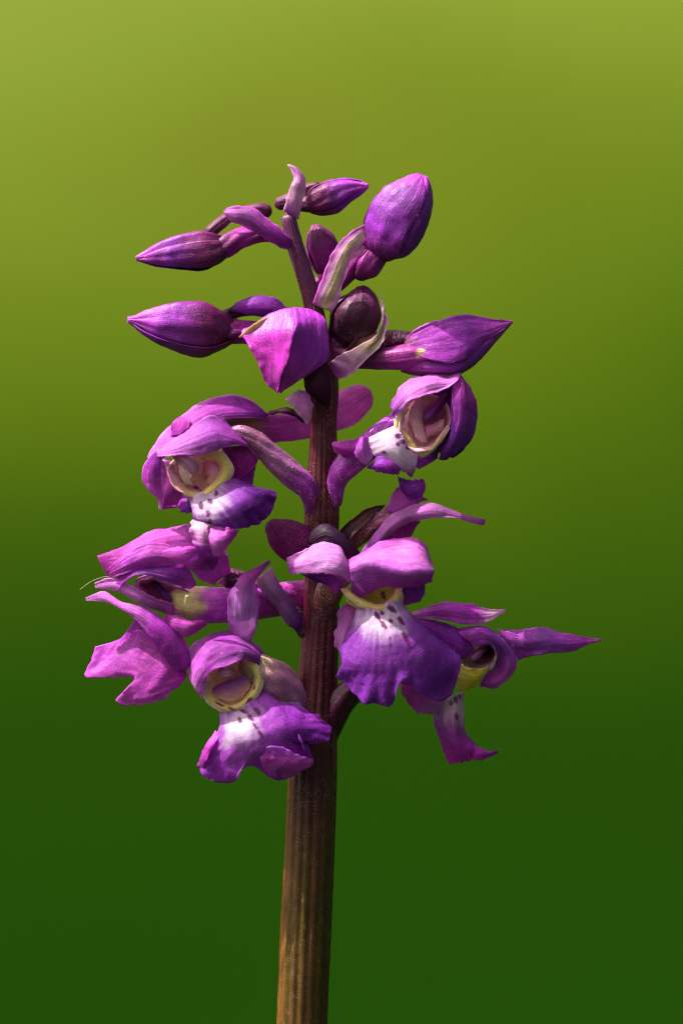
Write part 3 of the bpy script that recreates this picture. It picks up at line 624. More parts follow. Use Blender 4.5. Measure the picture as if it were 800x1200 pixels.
strip('lip', fb, [[(464, 498, 38), (470, 508, 44), (476, 516, 46), (482, 526, 46), (490, 535, 42)],
                  [(448, 505, 46), (456, 516, 56), (463, 526, 60), (472, 538, 58), (487, 548, 48)],
                  [(430, 513, 42), (433, 524, 50), (440, 537, 54), (465, 548, 54), (482, 560, 46)]],
      lip_col(462, 518, 40, PURP, ((466, 511, 3.4, 3, 0), (471, 518, 3, 3, 0), (479, 524, 4, 3.6, 0), (466, 521, 2.4, 2.2, 0), (450, 530, 3, 2, 0), (473, 509, 2.4, 2.2, 0)), inner=lin(228, 204, 228)), M_LIP, crease=0.2, fray=1.4,
      nu=40, nv=44, ruf=1.0, edge=1.2, index=True)
strip('lip_lobe', fb, [[(430, 512, 42), (432, 524, 48), (437, 536, 50)], [(425, 512, 52), (424, 526, 60), (432, 542, 58)], [(418, 517, 48), (417, 532, 54), (428, 546, 52)]], c_hood, M_LIP, crease=0.2, fray=1.4, nu=24, nv=26, ruf=1.2)
strip('lip_lobe', fb, [[(420, 514, 40), (402, 516, 36), (389, 518, 32)], [(420, 528, 44), (404, 527, 42), (389, 522, 36)], [(422, 540, 36), (404, 538, 34), (391, 530, 30)]],
      grad((0, PURP), (0.6, MAG), (1, PINK)), M_LIP, crease=0.2, fray=1.4, nu=24, nv=26, ruf=2.0)
strip('lip_lobe', fb, [[(431, 546, 48), (446, 537, 54), (460, 540, 56), (470, 548, 52)], [(430, 549, 50), (445, 552, 58), (458, 556, 58), (466, 557, 52)]], c_vio, M_LIP, crease=0.2, fray=1.4, bulge=(0, 0, 6), nu=20, nv=26)
strip('lip_lobe', fb, [[(466, 558, 46), (478, 562, 50), (488, 562, 46), (496, 561, 42)], [(470, 573, 46), (480, 577, 52), (490, 574, 50), (498, 570, 42)], [(474, 580, 42), (484, 586, 46), (494, 584, 44), (497, 578, 40)]],
      c_vio, M_LIP, crease=0.2, fray=1.4, nu=22, nv=26, ruf=1.6)

# ------------------------------------------------------------------ flower turned away behind the stem, right (G)
fg = flower('flower facing away on the right, one long pale sepal sweeping right')
strip('sepal', fg, [[(420, 652, 14), (431, 632, 20), (444, 614, 22), (457, 601, 20), (484, 590, 18), (508, 588, 16), (531, 597, 12), (552, 605, 8), (568, 608, 6)],
                    [(428, 656, 18), (440, 638, 30), (454, 620, 34), (470, 608, 34), (488, 602, 30), (510, 599, 24), (531, 603, 16), (552, 608, 10), (568, 611, 6)],
                    [(434, 658, 14), (446, 640, 20), (458, 624, 24), (474, 614, 26), (492, 609, 26), (514, 606.5, 22), (532, 607, 16), (550, 612, 10), (566, 616, 6)]],
      grad((0, VIO), (0.3, LILAC), (0.75, LILAC), (1, PINK)), M_PETAL, nu=30, nv=56, ruf=1.2)
strip('petal', fg, [[(446, 636, 10), (462, 620, 12), (480, 612, 12), (492, 610, 10)], [(446, 650, 6), (462, 640, 6), (476, 629, 6), (490, 614, 8)]], c_mag, M_PETAL, bulge=(0, 0, 5), nu=20, nv=26)
strip('petal', fg, [[(444, 612, 2), (452, 594, 2), (464, 573, 0), (472, 570, 0)], [(468, 606, 8), (480, 598, 8), (494, 588, 6), (502, 586, 4)]],
      grad((0, PURP), (0.5, PINK), (1, MAG)), M_PETAL, bulge=(0, 0, 6), nu=24, nv=26)
tube('ovary', fg, [(388, 660, -4, 10), (404, 640, -4, 12), (424, 622, 0, 13), (444, 612, 4, 12), (456, 606, 6, 9)], grad((0, MAROON), (0.5, lin(104, 62, 30)), (1, lin(150, 70, 120))), M_OVARY, n=34, ramp=0.08, twist=1.5)
strip('bract', orchid, [[(394, 632, 4), (402, 617, 8), (422, 601, 10), (438, 593, 8), (450, 592, 4)], [(408, 640, 14), (414, 626, 18), (428, 612, 18), (440, 600, 14), (450, 594, 5)]],
      grad((0, DARK), (0.5, lin(96, 56, 40)), (1, MAROON), rim=lin(70, 24, 60), rimw=0.2), M_BRACT, bulge=(0, 0, -5), nu=20, nv=30)

# ------------------------------------------------------------------ flower on the left, profile (C)
fc = flower('left flower seen in profile, hood above and broad magenta lip below')
strip('sepal', fc, [[(254, 648, 16), (240, 626, 18), (226, 613, 18), (205, 616, 18), (174, 625, 20), (150, 637, 24), (132, 645, 28), (114, 651, 30)],
                    [(256, 656, 26), (240, 640, 32), (222, 630, 36), (202, 630, 36), (176, 637, 36), (152, 650, 36), (132, 658, 34), (116, 656, 31)],
                    [(250, 668, 26), (236, 668, 30), (214, 668, 34), (194, 668, 36), (172, 668, 38), (152, 671, 38), (136, 675, 36), (125, 673, 33)]],
      grad((0, PURP), (0.3, PINK), (0.7, PINK), (1, MAG), blotch=0.2), M_PETAL, nu=36, nv=54, ruf=1.8)
strip('petal', fc, [[(125, 669, 36), (141, 654, 42), (158, 643, 46), (174, 636, 46), (192, 637, 44), (206, 642, 42), (218, 652, 36)], [(128, 673, 36), (144, 664, 46), (160, 656, 52), (176, 651, 54), (192, 651, 52), (206, 654, 46), (218, 660, 38)],
                    [(129, 678, 36), (146, 672, 44), (162, 667, 48), (178, 665, 48), (192, 665, 46), (205, 666, 42), (218, 666, 36)]],
      grad((0, MAG), (0.3, PURP), (0.8, PINK), (1, PURP)), M_OVARY_P, nu=28, nv=44, ruf=1.2)
strip('sepal', fc, [[(270, 672, 8), (266, 655, 8), (262, 642, 8), (250, 634, 10)], [(256, 680, 24), (246, 664, 28), (240, 652, 28), (236, 644, 26)], [(252, 686, 22), (236, 680, 26), (224, 668, 28), (220, 656, 28)]],
      grad((0, MAG), (0.5, PURP), (1, PINK)), M_OVARY_P, nu=26, nv=30, ruf=1.0)
strip('petal', fc, [[(229, 681, 26), (221, 664, 30), (203, 660, 36), (188, 660, 40), (166, 662, 42), (150, 667, 42), (134, 679, 38)],
                    [(229, 686, 30), (215, 674, 42), (200, 669, 48), (184, 668, 50), (164, 670, 50), (150, 676, 46), (136, 685, 40)],
                    [(223, 690, 30), (209, 687, 44), (194, 681, 52), (178, 675, 54), (160, 674, 52), (147, 681, 46), (139, 692, 40)]],
      grad((0, PURP), (0.5, lin(160, 74, 196)), (1, PURP)), M_PETAL, nu=28, nv=44, ruf=1.2)
strip('petal', fc, [[(204, 708, 40), (180, 702, 42), (156, 688, 42), (134, 679, 36), (112, 684, 28)], [(204, 724, 36), (180, 715, 40), (158, 706, 42), (138, 695, 38), (112, 689, 29)]],
      grad((0, PINK), (0.6, LILAC), (1, LILAC)), M_PETAL, bulge=(0, 0, 4), nu=20, nv=32)
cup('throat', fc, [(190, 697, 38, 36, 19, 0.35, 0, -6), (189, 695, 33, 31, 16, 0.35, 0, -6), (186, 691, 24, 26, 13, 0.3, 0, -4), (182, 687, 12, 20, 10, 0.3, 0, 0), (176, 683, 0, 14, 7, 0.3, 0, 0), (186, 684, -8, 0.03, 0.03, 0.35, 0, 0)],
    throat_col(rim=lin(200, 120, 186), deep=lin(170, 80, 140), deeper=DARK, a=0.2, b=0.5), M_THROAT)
tube('column', fc, [(180, 682, 26, 2.5), (188, 690, 32, 3), (195, 698, 37, 3.4), (200, 704, 38, 2.6)], grad((0, DARK), (0.5, DVIO), (1, lin(130, 50, 130))), M_THROAT, n=20, ramp=0.2, ridges=4)
tube('spur', fc, [(206, 704, 22, 15), (222, 706, 20, 19), (246, 709, 12, 21), (270, 709, 6, 20), (300, 706, -4, 20), (330, 702, -14, 19), (358, 698, -24, 18), (380, 692, -32, 12)],
     lambda S, T, X, Y, off: mixc(grad((0, PINK), (0.2, PINK), (0.4, PURP), (0.6, MAG), (1, MAG))(S, T, X, Y, off), lin(244, 226, 140), 0.95*smooth01(1.6-np.hypot((X-214)/23, (Y-705)/19)-0.35*vnoise(np.stack([X*0.08, Y*0.08, X*0], -1)))), M_OVARY, n=60, ramp=0.02, squash=0.8)
tube('ovary', fc, [(358, 742, 6, 8), (340, 714, -2, 11), (312, 694, -8, 12), (285, 682, -8, 12), (262, 676, 0, 11)], cov, M_OVARY, n=36, ramp=0.07, twist=2)
strip('sepal', fc, [[(224, 776, 42), (219, 755, 44), (200, 730, 44), (172, 712, 42), (144, 704, 40), (122, 692, 36), (101, 701, 34)],
                    [(218, 784, 50), (206, 762, 56), (188, 738, 56), (164, 720, 52), (140, 709, 46), (122, 700, 40), (101, 702, 34)],
                    [(209, 788, 48), (190, 768, 52), (174, 744, 54), (156, 724, 50), (140, 714, 46), (124, 706, 40), (102, 703, 34)]],
      grad((0, PURP), (0.4, PURP*1.1), (0.75, LILAC), (1, LILAC), blotch=0.2), M_PETAL, nu=30, nv=52, ruf=1.4)
strip('lip_lobe', fc, [[(194, 717, 38), (206, 721, 42), (222, 726, 42), (242, 728, 36)], [(197, 732, 46), (208, 742, 50), (222, 745, 48), (242, 732, 37)]],
      grad((0, MAG), (0.5, PINK), (1, MAG)), M_LIP, crease=0.2, fray=1.4, bulge=(0, -2, 6), nu=18, nv=26, ruf=1.4)
strip('lip', fc, [[(166, 716, 34), (170, 724, 36), (180, 734, 38), (190, 744, 38), (200, 754, 38), (208, 762, 38), (214, 768, 38), (218, 774, 38), (222, 780, 38)],
                  [(150, 738, 28), (148, 754, 30), (158, 764, 38), (170, 770, 42), (180, 776, 44), (188, 780, 46), (198, 784, 48), (208, 786, 44), (218, 786, 40)],
                  [(138, 750, 22), (130, 768, 26), (140, 780, 36), (160, 788, 44), (160, 800, 46), (170, 808, 48), (184, 804, 50), (204, 797, 46), (218, 789, 40)],
                  [(112, 758, 16), (108, 778, 20), (103, 794, 28), (158, 794, 44), (136, 820, 42), (159, 827, 46), (190, 819, 48), (208, 806, 44), (220, 791, 40)]],
      grad((0, PURP), (0.4, PINK*0.95), (0.8, lin(190, 62, 186)), (1, MAG*1.15), blotch=0.2), M_LIP, crease=0.2, fray=1.4, nu=44, nv=72, ruf=1.8, edge=1.5, index=True)

# ------------------------------------------------------------------ lower left flower facing the viewer (D)
fd = flower('lowest front flower on the left with yellow rimmed throat and white spotted lip')
tube('ovary', fd, [(356, 850, 10, 8), (350, 826, 14, 13), (336, 808, 20, 20), (320, 796, 28, 23), (304, 786, 34, 20), (290, 776, 36, 14)],
     grad((0, MAROON), (0.2, PURP*0.7), (0.4, lin(190, 116, 166)), (0.7, lin(180, 124, 150)), (0.9, lin(170, 150, 110)), (1, lin(170, 90, 150))), M_OVARY, n=46, ramp=0.05, twist=2)
strip('sepal', fd, [[(278, 748, 20), (270, 738, 22), (267, 722, 34), (269, 699, 40), (281, 677, 42), (292, 669, 38), (304, 662, 32), (315, 656.5, 26)],
                    [(284, 752, 26), (284, 736, 34), (285, 716, 48), (286, 698, 50), (290, 682, 48), (297, 674, 42), (306, 666, 34), (316, 657.5, 26)],
                    [(292, 754, 22), (301, 734, 32), (305, 712, 38), (302, 694, 42), (298, 684, 42), (301, 677, 40), (308, 670, 34), (316, 660, 26)]],
      grad((0, LILAC), (0.35, lin(214, 140, 232)), (0.7, PINK), (1, PURP), rim=PURP), M_PETAL, nu=28, nv=50, ruf=1.2)
strip('petal', fd, [[(222, 792, 30), (224, 762, 24), (240, 747, 18), (266, 740, 14), (286, 749, 20), (304, 761, 26), (313, 777, 32)],
                    [(223, 796, 46), (228, 774, 52), (244, 758, 56), (267, 750, 52), (287, 756, 50), (303, 768, 48), (311, 784, 42)],
                    [(228, 806, 56), (234, 788, 66), (247, 774, 66), (267, 764, 66), (287, 763, 62), (301, 772, 54), (309, 787, 47)],
                    [(237, 820, 54), (240, 803, 66), (246, 788, 70), (266, 781, 70), (283, 774, 65), (297, 776, 56), (307, 789, 48)]],
      grad((0, LILAC), (0.3, PURP), (0.6, lin(182, 84, 196)), (1, PURP), blotch=0.18), M_PETAL, nu=36, nv=52, ruf=1.5, index=True)
strip('petal', fd, [[(236, 762, 46), (250, 754, 52), (264, 751, 53), (276, 755, 53), (288, 762, 50)], [(234, 772, 57), (248, 770, 64), (264, 767, 66), (278, 766, 62), (288, 768, 54)]],
      c_lil, M_PETAL, bulge=(0, -2, 1), nu=20, nv=34, ruf=1.6)
cup('throat', fd, [(272, 800, 49, 29, 29, 0.15, 4, 0), (272, 800, 46, 26, 26, 0.15, 3, 0), (272, 800, 42, 23, 23, 0.15, 0, 0), (274, 799, 36, 18, 18, 0.15, 0, 0), (277, 796, 32, 10, 10, 0.1, 0, 0), (278, 794, 31, 0.03, 0.03, 0.1, 0, 0)],
    throat_col(rim=lin(244, 196, 156), deep=lin(240, 180, 150), deeper=lin(220, 130, 130), a=0.22, b=0.6, spots=((297, 800, 4, 1.6, 1.4), (290, 814, 4, 1.6, 1.2))), M_THROAT, lobe=0.03)
collar(fd, [(236, 796), (235, 811), (242, 824), (254, 833), (267, 837), (283, 834), (297, 825), (307, 811), (310, 797), (305, 783), (297, 773), (289, 770)],
       [(247, 799), (248, 809), (254, 817), (263, 823), (271, 825), (281, 821), (289, 812), (295, 803), (297, 794), (293, 785), (288, 778), (284, 775)], 52, 3.5,
       lambda S, T, X, Y, off: spots_on(grad((0, lin(220, 180, 190)), (0.12, YEL), (0.5, CREAM), (1, CREAM), blotch=0.1)(S, T, X, Y, off), X, Y, ((292, 821, 5, 2, 2.2), (258, 826, 6, 1.2, 0.5), (272, 831, 6, 1.4, 0.4), (298, 806, 3.5, 1.5, 1.7))))
strip('stigma', fd, [[(249, 806, 42), (258, 801, 46), (268, 797, 49), (280, 793, 47), (290, 788, 43)], [(249, 812, 45), (259, 811, 50), (270, 810, 53), (282, 804, 51), (292, 796, 45)], [(252, 817, 48), (262, 823, 51), (272, 826, 52), (284, 819, 51), (294, 804, 47)]],
      across((0, lin(160, 76, 170)), (0.35, lin(196, 110, 184)), (0.7, lin(238, 170, 170)), (1, lin(246, 206, 150))), M_THROAT, nu=26, nv=30, ruf=0.6)
tube('column', fd, [(258, 786, 54, 3), (263, 789, 57, 4), (268, 789, 58, 4), (273, 786, 55, 3)], grad((0, BROWN), (0.5, PALE), (1, BROWN)), M_THROAT, n=16, ramp=0.3, ridges=5)
strip('lip', fd, [[(256, 828, 46), (260, 829, 48), (266, 830, 50), (273, 830, 51), (279, 829, 51), (285, 826, 51), (291, 822, 51), (296, 818, 50), (301, 814, 48), (304, 810, 46), (307, 807, 43)],
                  [(257, 852, 56), (261, 853, 60), (268, 855, 66), (276, 856, 72), (286, 855, 75), (296, 852, 75), (308, 848, 72), (320, 842, 68), (330, 836, 62), (336, 830, 54), (330, 824, 46)],
                  [(248, 868, 54), (252, 878, 60), (262, 878, 66), (274, 879, 72), (286, 878, 76), (300, 876, 78), (318, 872, 76), (336, 862, 72), (350, 852, 66), (356, 840, 58), (344, 828, 48)],
                  [(252, 857, 48), (236, 880, 50), (234, 899, 52), (246, 913, 56), (276, 914, 60), (291, 898, 70), (322, 913, 64), (345, 909, 62), (366, 893, 58), (352, 878, 70), (350, 871, 70)]],
      lip_col(282, 846, 23, lin(176, 76, 200), ((281, 844.5, 3.4, 2.4, 1.3), (302, 834, 5, 3, 0.9), (286, 834, 6, 2, 0.5), (293, 841, 4.5, 2.6, 0.9), (299, 851, 4, 1.5, 0.9), (306, 861, 5, 2, 0.9)), inner=lin(222, 198, 226), dark=VIO, ay=1.15), M_LIP, crease=0.2, fray=1.4,
      nu=64, nv=110, ruf=1.6, edge=5.0, index=True)
strip('lip_lobe', fd, [[(310, 815, 46), (312, 822, 52), (314, 832, 60), (318, 844, 66), (326, 858, 70), (334, 868, 70)],
                  [(330, 822, 44), (334, 830, 54), (338, 840, 64), (344, 852, 70), (346, 862, 71), (348, 871, 70)],
                  [(349, 824, 40), (362, 832, 46), (376, 843, 52), (387, 854, 56), (381, 870, 62), (352, 873, 69)]],
      grad((0, lin(150, 110, 180)), (0.25, VIO), (1, DVIO*1.2)), M_LIP, crease=0.2, fray=1.4, nu=40, nv=44, ruf=1.6, edge=2, index=True)
strip('lip_lobe', fd, [[(302, 880, 73), (316, 874, 77), (332, 876, 77), (348, 884, 75), (367, 890, 66)], [(306, 892, 73), (320, 893, 75), (334, 895, 75), (350, 895, 71), (367, 894, 66)], [(311, 904, 68), (322, 914, 66), (340, 912, 64), (352, 905, 64), (365, 899, 63)]],
      across((0, lin(170, 74, 196)), (0.35, lin(196, 70, 190)), (1, PINK)), M_LIP, nu=24, nv=34, ruf=1.6, crease=0.8, fray=1.2)
strip('lip_lobe', fd, [[(253, 856, 50), (241, 871, 54), (235, 886, 54), (233, 899, 52)], [(257, 864, 60), (248, 878, 66), (243, 889, 66), (240, 900, 60)]],
      grad((0, PINK), (0.5, MAG), (1, lin(190, 64, 190))), M_LIP, bulge=(-1, 0, 4), nu=16, nv=26, ruf=1.0, fray=1.2)
strip('bract', orchid, [[(352, 744, 18), (334, 727, 24), (316, 706, 26), (300, 682, 22)], [(353, 732, 26), (338, 715, 34), (322, 694, 36), (308, 672, 28)], [(354, 722, 20), (344, 706, 26), (327, 680, 26), (318, 664, 20)]],
      grad((0, DVIO), (0.4, lin(150, 92, 164)), (0.8, lin(166, 106, 172)), (1, PALE)), M_BRACT, nu=24, nv=40, ruf=1.0)

# ------------------------------------------------------------------ central front flower (E)
fe = flower('large central flower in front of the stem with a broad spotted lip')
tube('spur', fe, [(396, 672, 6, 16), (376, 656, 10, 20), (358, 644, 12, 23), (342, 634, 12, 23.5), (328, 624, 12, 19), (319, 617, 12, 11)],
     grad((0, DMAG), (0.5, DMAG*1.1), (1, DMAG)), M_PETAL, n=40, ramp=0.02, squash=0.6)
tube('ovary', fe, [(379, 726, 14, 6), (380, 712, 20, 12), (384, 698, 26, 15), (392, 682, 30, 15), (404, 670, 32, 13)], grad((0, MAG), (0.3, lin(110, 40, 50)), (0.6, lin(150, 90, 70)), (1, PINK)), M_OVARY, n=36, ramp=0.06, twist=2)
strip('bract', orchid, [[(358, 634, 22), (370, 619, 28), (383, 614, 30), (398, 621, 32), (410, 634, 34), (422, 648, 34)], [(364, 638, 28), (376, 634, 36), (386, 634, 40), (396, 642, 42), (404, 650, 40), (412, 656, 36)]],
      grad((0, DARK*1.5), (0.5, lin(58, 24, 66)), (1, DARK)), M_BRACT, bulge=(0, 0, 6), nu=22, nv=36)
strip('petal', fe, [[(336, 655, 40), (348, 649, 40), (359, 644, 40), (378, 636, 40), (397, 638, 40), (401, 646, 42)],
                    [(337, 661, 50), (350, 659, 56), (366, 655, 62), (384, 652, 66), (399, 655, 66), (408, 664, 58)],
                    [(341, 673, 48), (354, 672, 58), (371, 672, 68), (388, 671, 74), (400, 674, 72), (409, 683, 62)]],
      grad((0, PURP), (0.12, LILAC), (0.6, lin(218, 150, 226)), (1, LILAC), blotch=0.12), M_PETAL, nu=32, nv=44, ruf=1.5)
strip('petal', fe, [[(352, 672, 56), (372, 673, 64), (388, 673, 68), (402, 680, 66)], [(362, 676, 46), (374, 682, 48), (386, 690, 50), (394, 698, 52)]], c_vio, M_PETAL, bulge=(0, 0, 4), nu=18, nv=28)
strip('petal', fe, [[(404, 660, 40), (427, 644, 42), (449, 633, 42), (482, 629, 42), (499, 639, 42), (506, 657, 44)],
                    [(408, 662, 54), (428, 651, 60), (450, 645, 62), (478, 643, 64), (496, 650, 62), (507, 663, 56)],
                    [(410, 667, 70), (428, 659, 84), (448, 661, 88), (474, 668, 92), (493, 668, 86), (508, 670, 70)],
                    [(411, 683, 64), (427, 679, 76), (448, 676, 82), (471, 679, 82), (491, 678, 76), (506, 676, 62)],
                    [(412, 703, 48), (430, 699, 57), (450, 691, 63), (467, 688, 64), (489, 685, 60), (505, 680, 54)]],
      across((0, PINK), (0.3, LILAC), (0.6, lin(190, 92, 204)), (1, PURP)), M_PETAL, nu=48, nv=60, ruf=1.5, rf=0.10, index=True)
strip('sepal', fe, [[(462, 688, 40), (464, 700, 40), (472, 710, 38)], [(497, 682, 36), (498, 696, 34), (492, 705, 34)]], c_vio, M_PETAL, bulge=(0, 0, 5), nu=20, nv=22)
cup('throat', fe, [(438, 698, 50, 34, 18, 0.0, 6, 0), (439, 697, 47, 30, 16, 0.05, 5, 0), (440, 696, 43, 26, 15, 0.05, 3, 0), (441, 697, 36, 22, 14, 0.05, 2, 0), (436, 690, 18, 16, 12, 0.05, 0, 0), (430, 684, 6, 3, 3, 0.05, 0, 0)],
    throat_col(rim=YGRN, deep=lin(206, 190, 110), deeper=lin(170, 110, 100), spots=((449.5, 698, 5, 2.2, 1.3),), a=0.3, b=0.8, arc=(1.57, 5)), M_THROAT)
collar(fe, [(398, 690), (407, 702), (420, 711), (435, 718), (450, 718), (463, 713), (470, 702), (472, 689)],
       [(406, 689), (415, 696), (425, 702), (437, 707), (448, 708), (456, 703), (461, 697), (463, 687)], 58, 3, grad((0, lin(214, 170, 150)), (0.15, CREAM), (0.9, CREAM), (1, YGRN), blotch=0.1))
strip('sepal', fe, [[(408, 706, 30), (398, 716, 28), (395, 736, 28), (394, 758, 30)], [(424, 714, 36), (414, 730, 40), (406, 746, 40), (400, 768, 40)]], c_lil, M_PETAL, bulge=(0, 0, 5), nu=20, nv=28)
strip('lip', fe, [[(418, 708, 52), (424, 709, 54), (430, 711, 56), (436, 712, 57), (442, 712, 57), (447, 711, 57), (452, 710, 57), (456, 708, 56), (460, 706, 55), (464, 704, 54), (467, 702, 51)],
                  [(412, 732, 54), (417, 736, 62), (424, 740, 70), (433, 744, 76), (443, 746, 79), (453, 745, 80), (463, 742, 79), (472, 738, 76), (480, 733, 72), (486, 728, 66), (484, 722, 58)],
                  [(400, 760, 50), (406, 768, 60), (414, 776, 70), (428, 782, 80), (442, 786, 84), (456, 784, 85), (472, 778, 85), (488, 772, 82), (502, 762, 76), (508, 752, 68), (500, 738, 58)],
                  [(394, 778, 40), (395, 790, 46), (402, 801, 54), (418, 813, 62), (440, 821, 68), (460, 823, 72), (473, 800, 82), (492, 813, 76), (522, 820, 64), (536, 790, 62), (520, 762, 58)]],
      lip_col(450, 724, 31, lin(156, 66, 190), ((459, 714, 5.5, 3, 0.7), (442, 722, 7, 2.4, 1.1), (449, 732, 6, 2.8, 1.0), (457.5, 728, 3.4, 2.4, 0.8), (448, 719, 3.6, 2, 0.6), (470, 728, 6.5, 2.4, 0.9), (475, 748, 8.5, 3, 1.05), (457, 748, 1.6, 1.6, 0)), inner=lin(224, 200, 228), dark=lin(132, 44, 170), ax=0.95), M_LIP, crease=0.2, fray=1.4,
      nu=64, nv=110, ruf=1.8, edge=5.5, index=True)
strip('lip_lobe', fe, [[(520, 762, 58), (528, 768, 58), (538, 777, 54)], [(518, 778, 66), (526, 786, 66), (535, 790, 60)], [(518, 790, 66), (524, 800, 66), (531, 800, 60)]], c_hood, M_LIP, crease=0.2, fray=1.4, nu=18, nv=18, ruf=1.0)

# ------------------------------------------------------------------ lower right flower (F)
ff = flower('lower right flower in profile with a long sepal pointing right and a narrow lip')
tube('ovary', ff, [(376, 874, -2, 14), (384, 850, 0, 17), (394, 829, 4, 18), (412, 810, 8, 15), (440, 794, 12, 14), (470, 780, 12, 14), (500, 770, 10, 13), (526, 756, 10, 12)],
     grad((0, MAROON), (0.4, lin(84, 18, 64)), (1, DMAG)), M_STEM, n=60, ramp=0.06, twist=2)
strip('sepal', ff, [[(482, 718, 10), (503, 710, 12), (527, 704, 14), (551, 708, 14), (570, 714, 12), (592, 714, 8)],
                    [(484, 721, 16), (505, 716, 24), (529, 714, 28), (551, 717, 26), (572, 719, 20), (592, 715.5, 9)],
                    [(484, 725, 16), (510, 725, 26), (532, 730, 32), (547, 732, 32), (570, 729, 24), (592, 717, 10)]],
      grad((0, LILAC), (0.2, PURP), (0.7, PURP), (0.85, PALE), (1, PINK)), M_PETAL, nu=26, nv=44, ruf=1.1)
strip('petal', ff, [[(482, 724, 14), (510, 727, 22), (532, 733, 28), (548, 746, 32), (555, 762, 32)], [(484, 730, 12), (496, 746, 18), (514, 762, 26), (530, 772, 32), (545, 772, 34)]],
      grad((0, PURP), (0.4, VIO), (1, VIO*1.1)), M_PETAL, bulge=(0, 0, 8), nu=26, nv=36, ruf=1.4)
strip('petal', ff, [[(534, 736, 22), (562, 732, 18), (582, 740, 12), (600, 756, 6), (607, 774, 4), (598, 795, 6), (581, 806, 10), (562, 804, 14)],
                    [(540, 745, 38), (562, 740, 40), (580, 748, 34), (593, 762, 28), (597, 777, 24), (590, 792, 22), (577, 800, 22), (562, 800, 24)],
                    [(556, 757, 40), (567, 754, 42), (578, 757, 32), (581, 766, 16), (577, 776, 8), (571, 783, 6), (565, 789, 10), (560, 795, 18)]],
      grad((0, PURP), (0.4, lin(150, 70, 188)), (0.8, PINK), (1, PURP)), M_PETAL, nu=28, nv=48, ruf=1.1, index=True)
strip('sepal', ff, [[(590, 738, 6), (612, 738, 6), (636, 736, 6), (664, 743, 5), (688, 748, 3), (704, 749, 2)],
                    [(600, 752, 12), (616, 752, 18), (640, 750, 20), (664, 752, 15), (686, 752, 7), (704, 750, 2)],
                    [(607, 774, 8), (626, 767, 14), (648, 765, 16), (671, 763, 12), (688, 756, 6), (704, 751, 2)]],
      grad((0, PURP), (0.4, lin(146, 70, 184)), (0.85, PURP), (1, PINK)), M_PETAL, nu=26, nv=44, ruf=1.1)
strip('petal', ff, [[(582, 736, 18), (598, 742, 16), (612, 750, 14), (619, 756, 12)], [(592, 750, 20), (602, 756, 20), (612, 760, 16), (619, 760, 12)]], c_hood, M_PETAL, bulge=(0, 0, 4), nu=16, nv=20)
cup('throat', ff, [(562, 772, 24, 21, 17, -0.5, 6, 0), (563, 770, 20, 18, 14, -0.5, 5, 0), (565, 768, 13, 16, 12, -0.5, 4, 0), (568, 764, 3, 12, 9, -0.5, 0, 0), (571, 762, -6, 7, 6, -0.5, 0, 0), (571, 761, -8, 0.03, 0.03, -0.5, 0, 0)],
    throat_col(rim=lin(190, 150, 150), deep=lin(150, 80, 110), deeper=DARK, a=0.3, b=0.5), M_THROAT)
tube('column', ff, [(573, 757, 12, 2), (566, 763, 18, 2.6), (559, 768, 24, 3), (553, 772, 27, 2.4)], grad((0, DARK), (0.5, lin(170, 90, 170)), (1, lin(190, 130, 180))), M_THROAT, n=18, ramp=0.2, ridges=4)
strip('collar', ff, [[(538, 777, 34), (550, 783, 40), (562, 784, 36), (573, 780, 28)], [(535, 792, 38), (545, 796, 44), (560, 794, 40), (571, 786, 28)], [(536, 808, 36), (543, 811, 38), (554, 805, 36), (569, 790, 26)]],
      grad((0, YEL), (0.5, lin(200, 182, 50)), (1, YGRN)), M_THROAT, nu=26, nv=28, ruf=0.7, index=True)
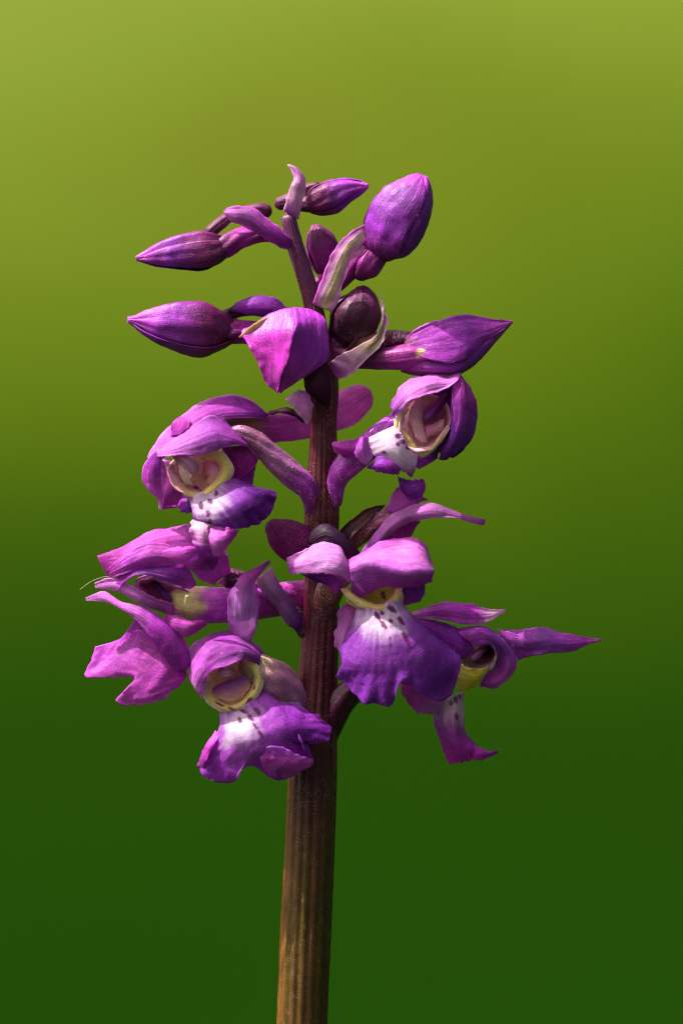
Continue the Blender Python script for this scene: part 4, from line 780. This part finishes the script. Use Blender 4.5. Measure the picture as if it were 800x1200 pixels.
strip('lip', ff, [[(518, 819, 36), (526, 816, 40), (535, 812, 42), (542, 811, 38)], [(508, 840, 30), (520, 841, 48), (534, 838, 50), (543, 836, 32)],
                  [(514, 862, 26), (524, 862, 46), (536, 861, 48), (544, 856, 30)], [(520, 880, 24), (531, 879, 44), (543, 876, 46), (554, 869, 30)], [(526, 895, 22), (540, 894, 36), (556, 891, 40), (570, 882, 34)]],
      lip_col(532, 826, 26, lin(166, 58, 176), ((534, 821, 4, 2.4, 1.4), (528, 824, 2.6, 2, 1.4), (534, 840, 4, 2.2, 1.5), (538, 816, 3, 2, 1.2)), inner=lin(214, 180, 200), dark=MAG*1.1), M_LIP, crease=0.2, fray=1.4, nu=44, nv=40, ruf=1.6, edge=2, index=True)
strip('lip_lobe', ff, [[(552, 872, 34), (562, 874, 38), (574, 879, 36), (583, 879, 30)], [(552, 889, 38), (562, 891, 40), (572, 889, 36), (582, 883, 30)]],
      grad((0, MAG), (0.5, PURP), (1, VIO)), M_LIP, bulge=(0, 0, 5), nu=18, nv=24, ruf=1.2)
strip('lip_lobe', ff, [[(520, 818, 38), (504, 806, 32), (486, 800, 28), (470, 799, 24)], [(516, 830, 42), (500, 822, 42), (486, 812, 36), (470, 806, 28)], [(512, 838, 36), (494, 837, 34), (480, 826, 30), (470, 815, 26)]],
      grad((0, LILAC), (0.4, PINK), (1, lin(214, 70, 190))), M_LIP, crease=0.2, fray=1.4, nu=28, nv=32, ruf=2.4, edge=1)

# ------------------------------------------------------------------ small bract beside the stem above flower A
strip('bract', orchid, [[(361, 498, 16), (348, 482, 20), (337, 471, 18), (334, 468, 14)], [(364, 490, 22), (358, 474, 30), (352, 462, 28), (345, 459, 18)], [(366, 480, 18), (366, 468, 22), (362, 460, 20), (354, 456, 15)]],
      grad((0, PALE), (0.6, LILAC), (1, PALE), rim=lin(230, 200, 226)), M_BRACT, nu=20, nv=28, ruf=1.0)
strip('bract', orchid, [[(356, 490, 2), (340, 478, 4), (328, 478, 4), (314, 484, 4)], [(356, 496, 6), (340, 486, 10), (328, 484, 10), (314, 486, 5)]], cb_dark, M_BRACT, bulge=(0, 0, 3), nu=12, nv=22)

# fine hairs caught on the flower
for pts in ([(94, 691, 26, 0.28), (106, 682, 27, 0.26), (122, 676, 30, 0.24), (136, 676, 32, 0.2)], [(343, 551, 24, 0.28), (352, 550.5, 23, 0.28), (364, 553, 20, 0.25)]):
    tube('hair', orchid, pts, lambda S, T, X, Y, off: np.broadcast_to(lin(190, 190, 150), X.shape+(3,)).copy(), M_THROAT, n=14, nu=6, ramp=0, nz=0.0)
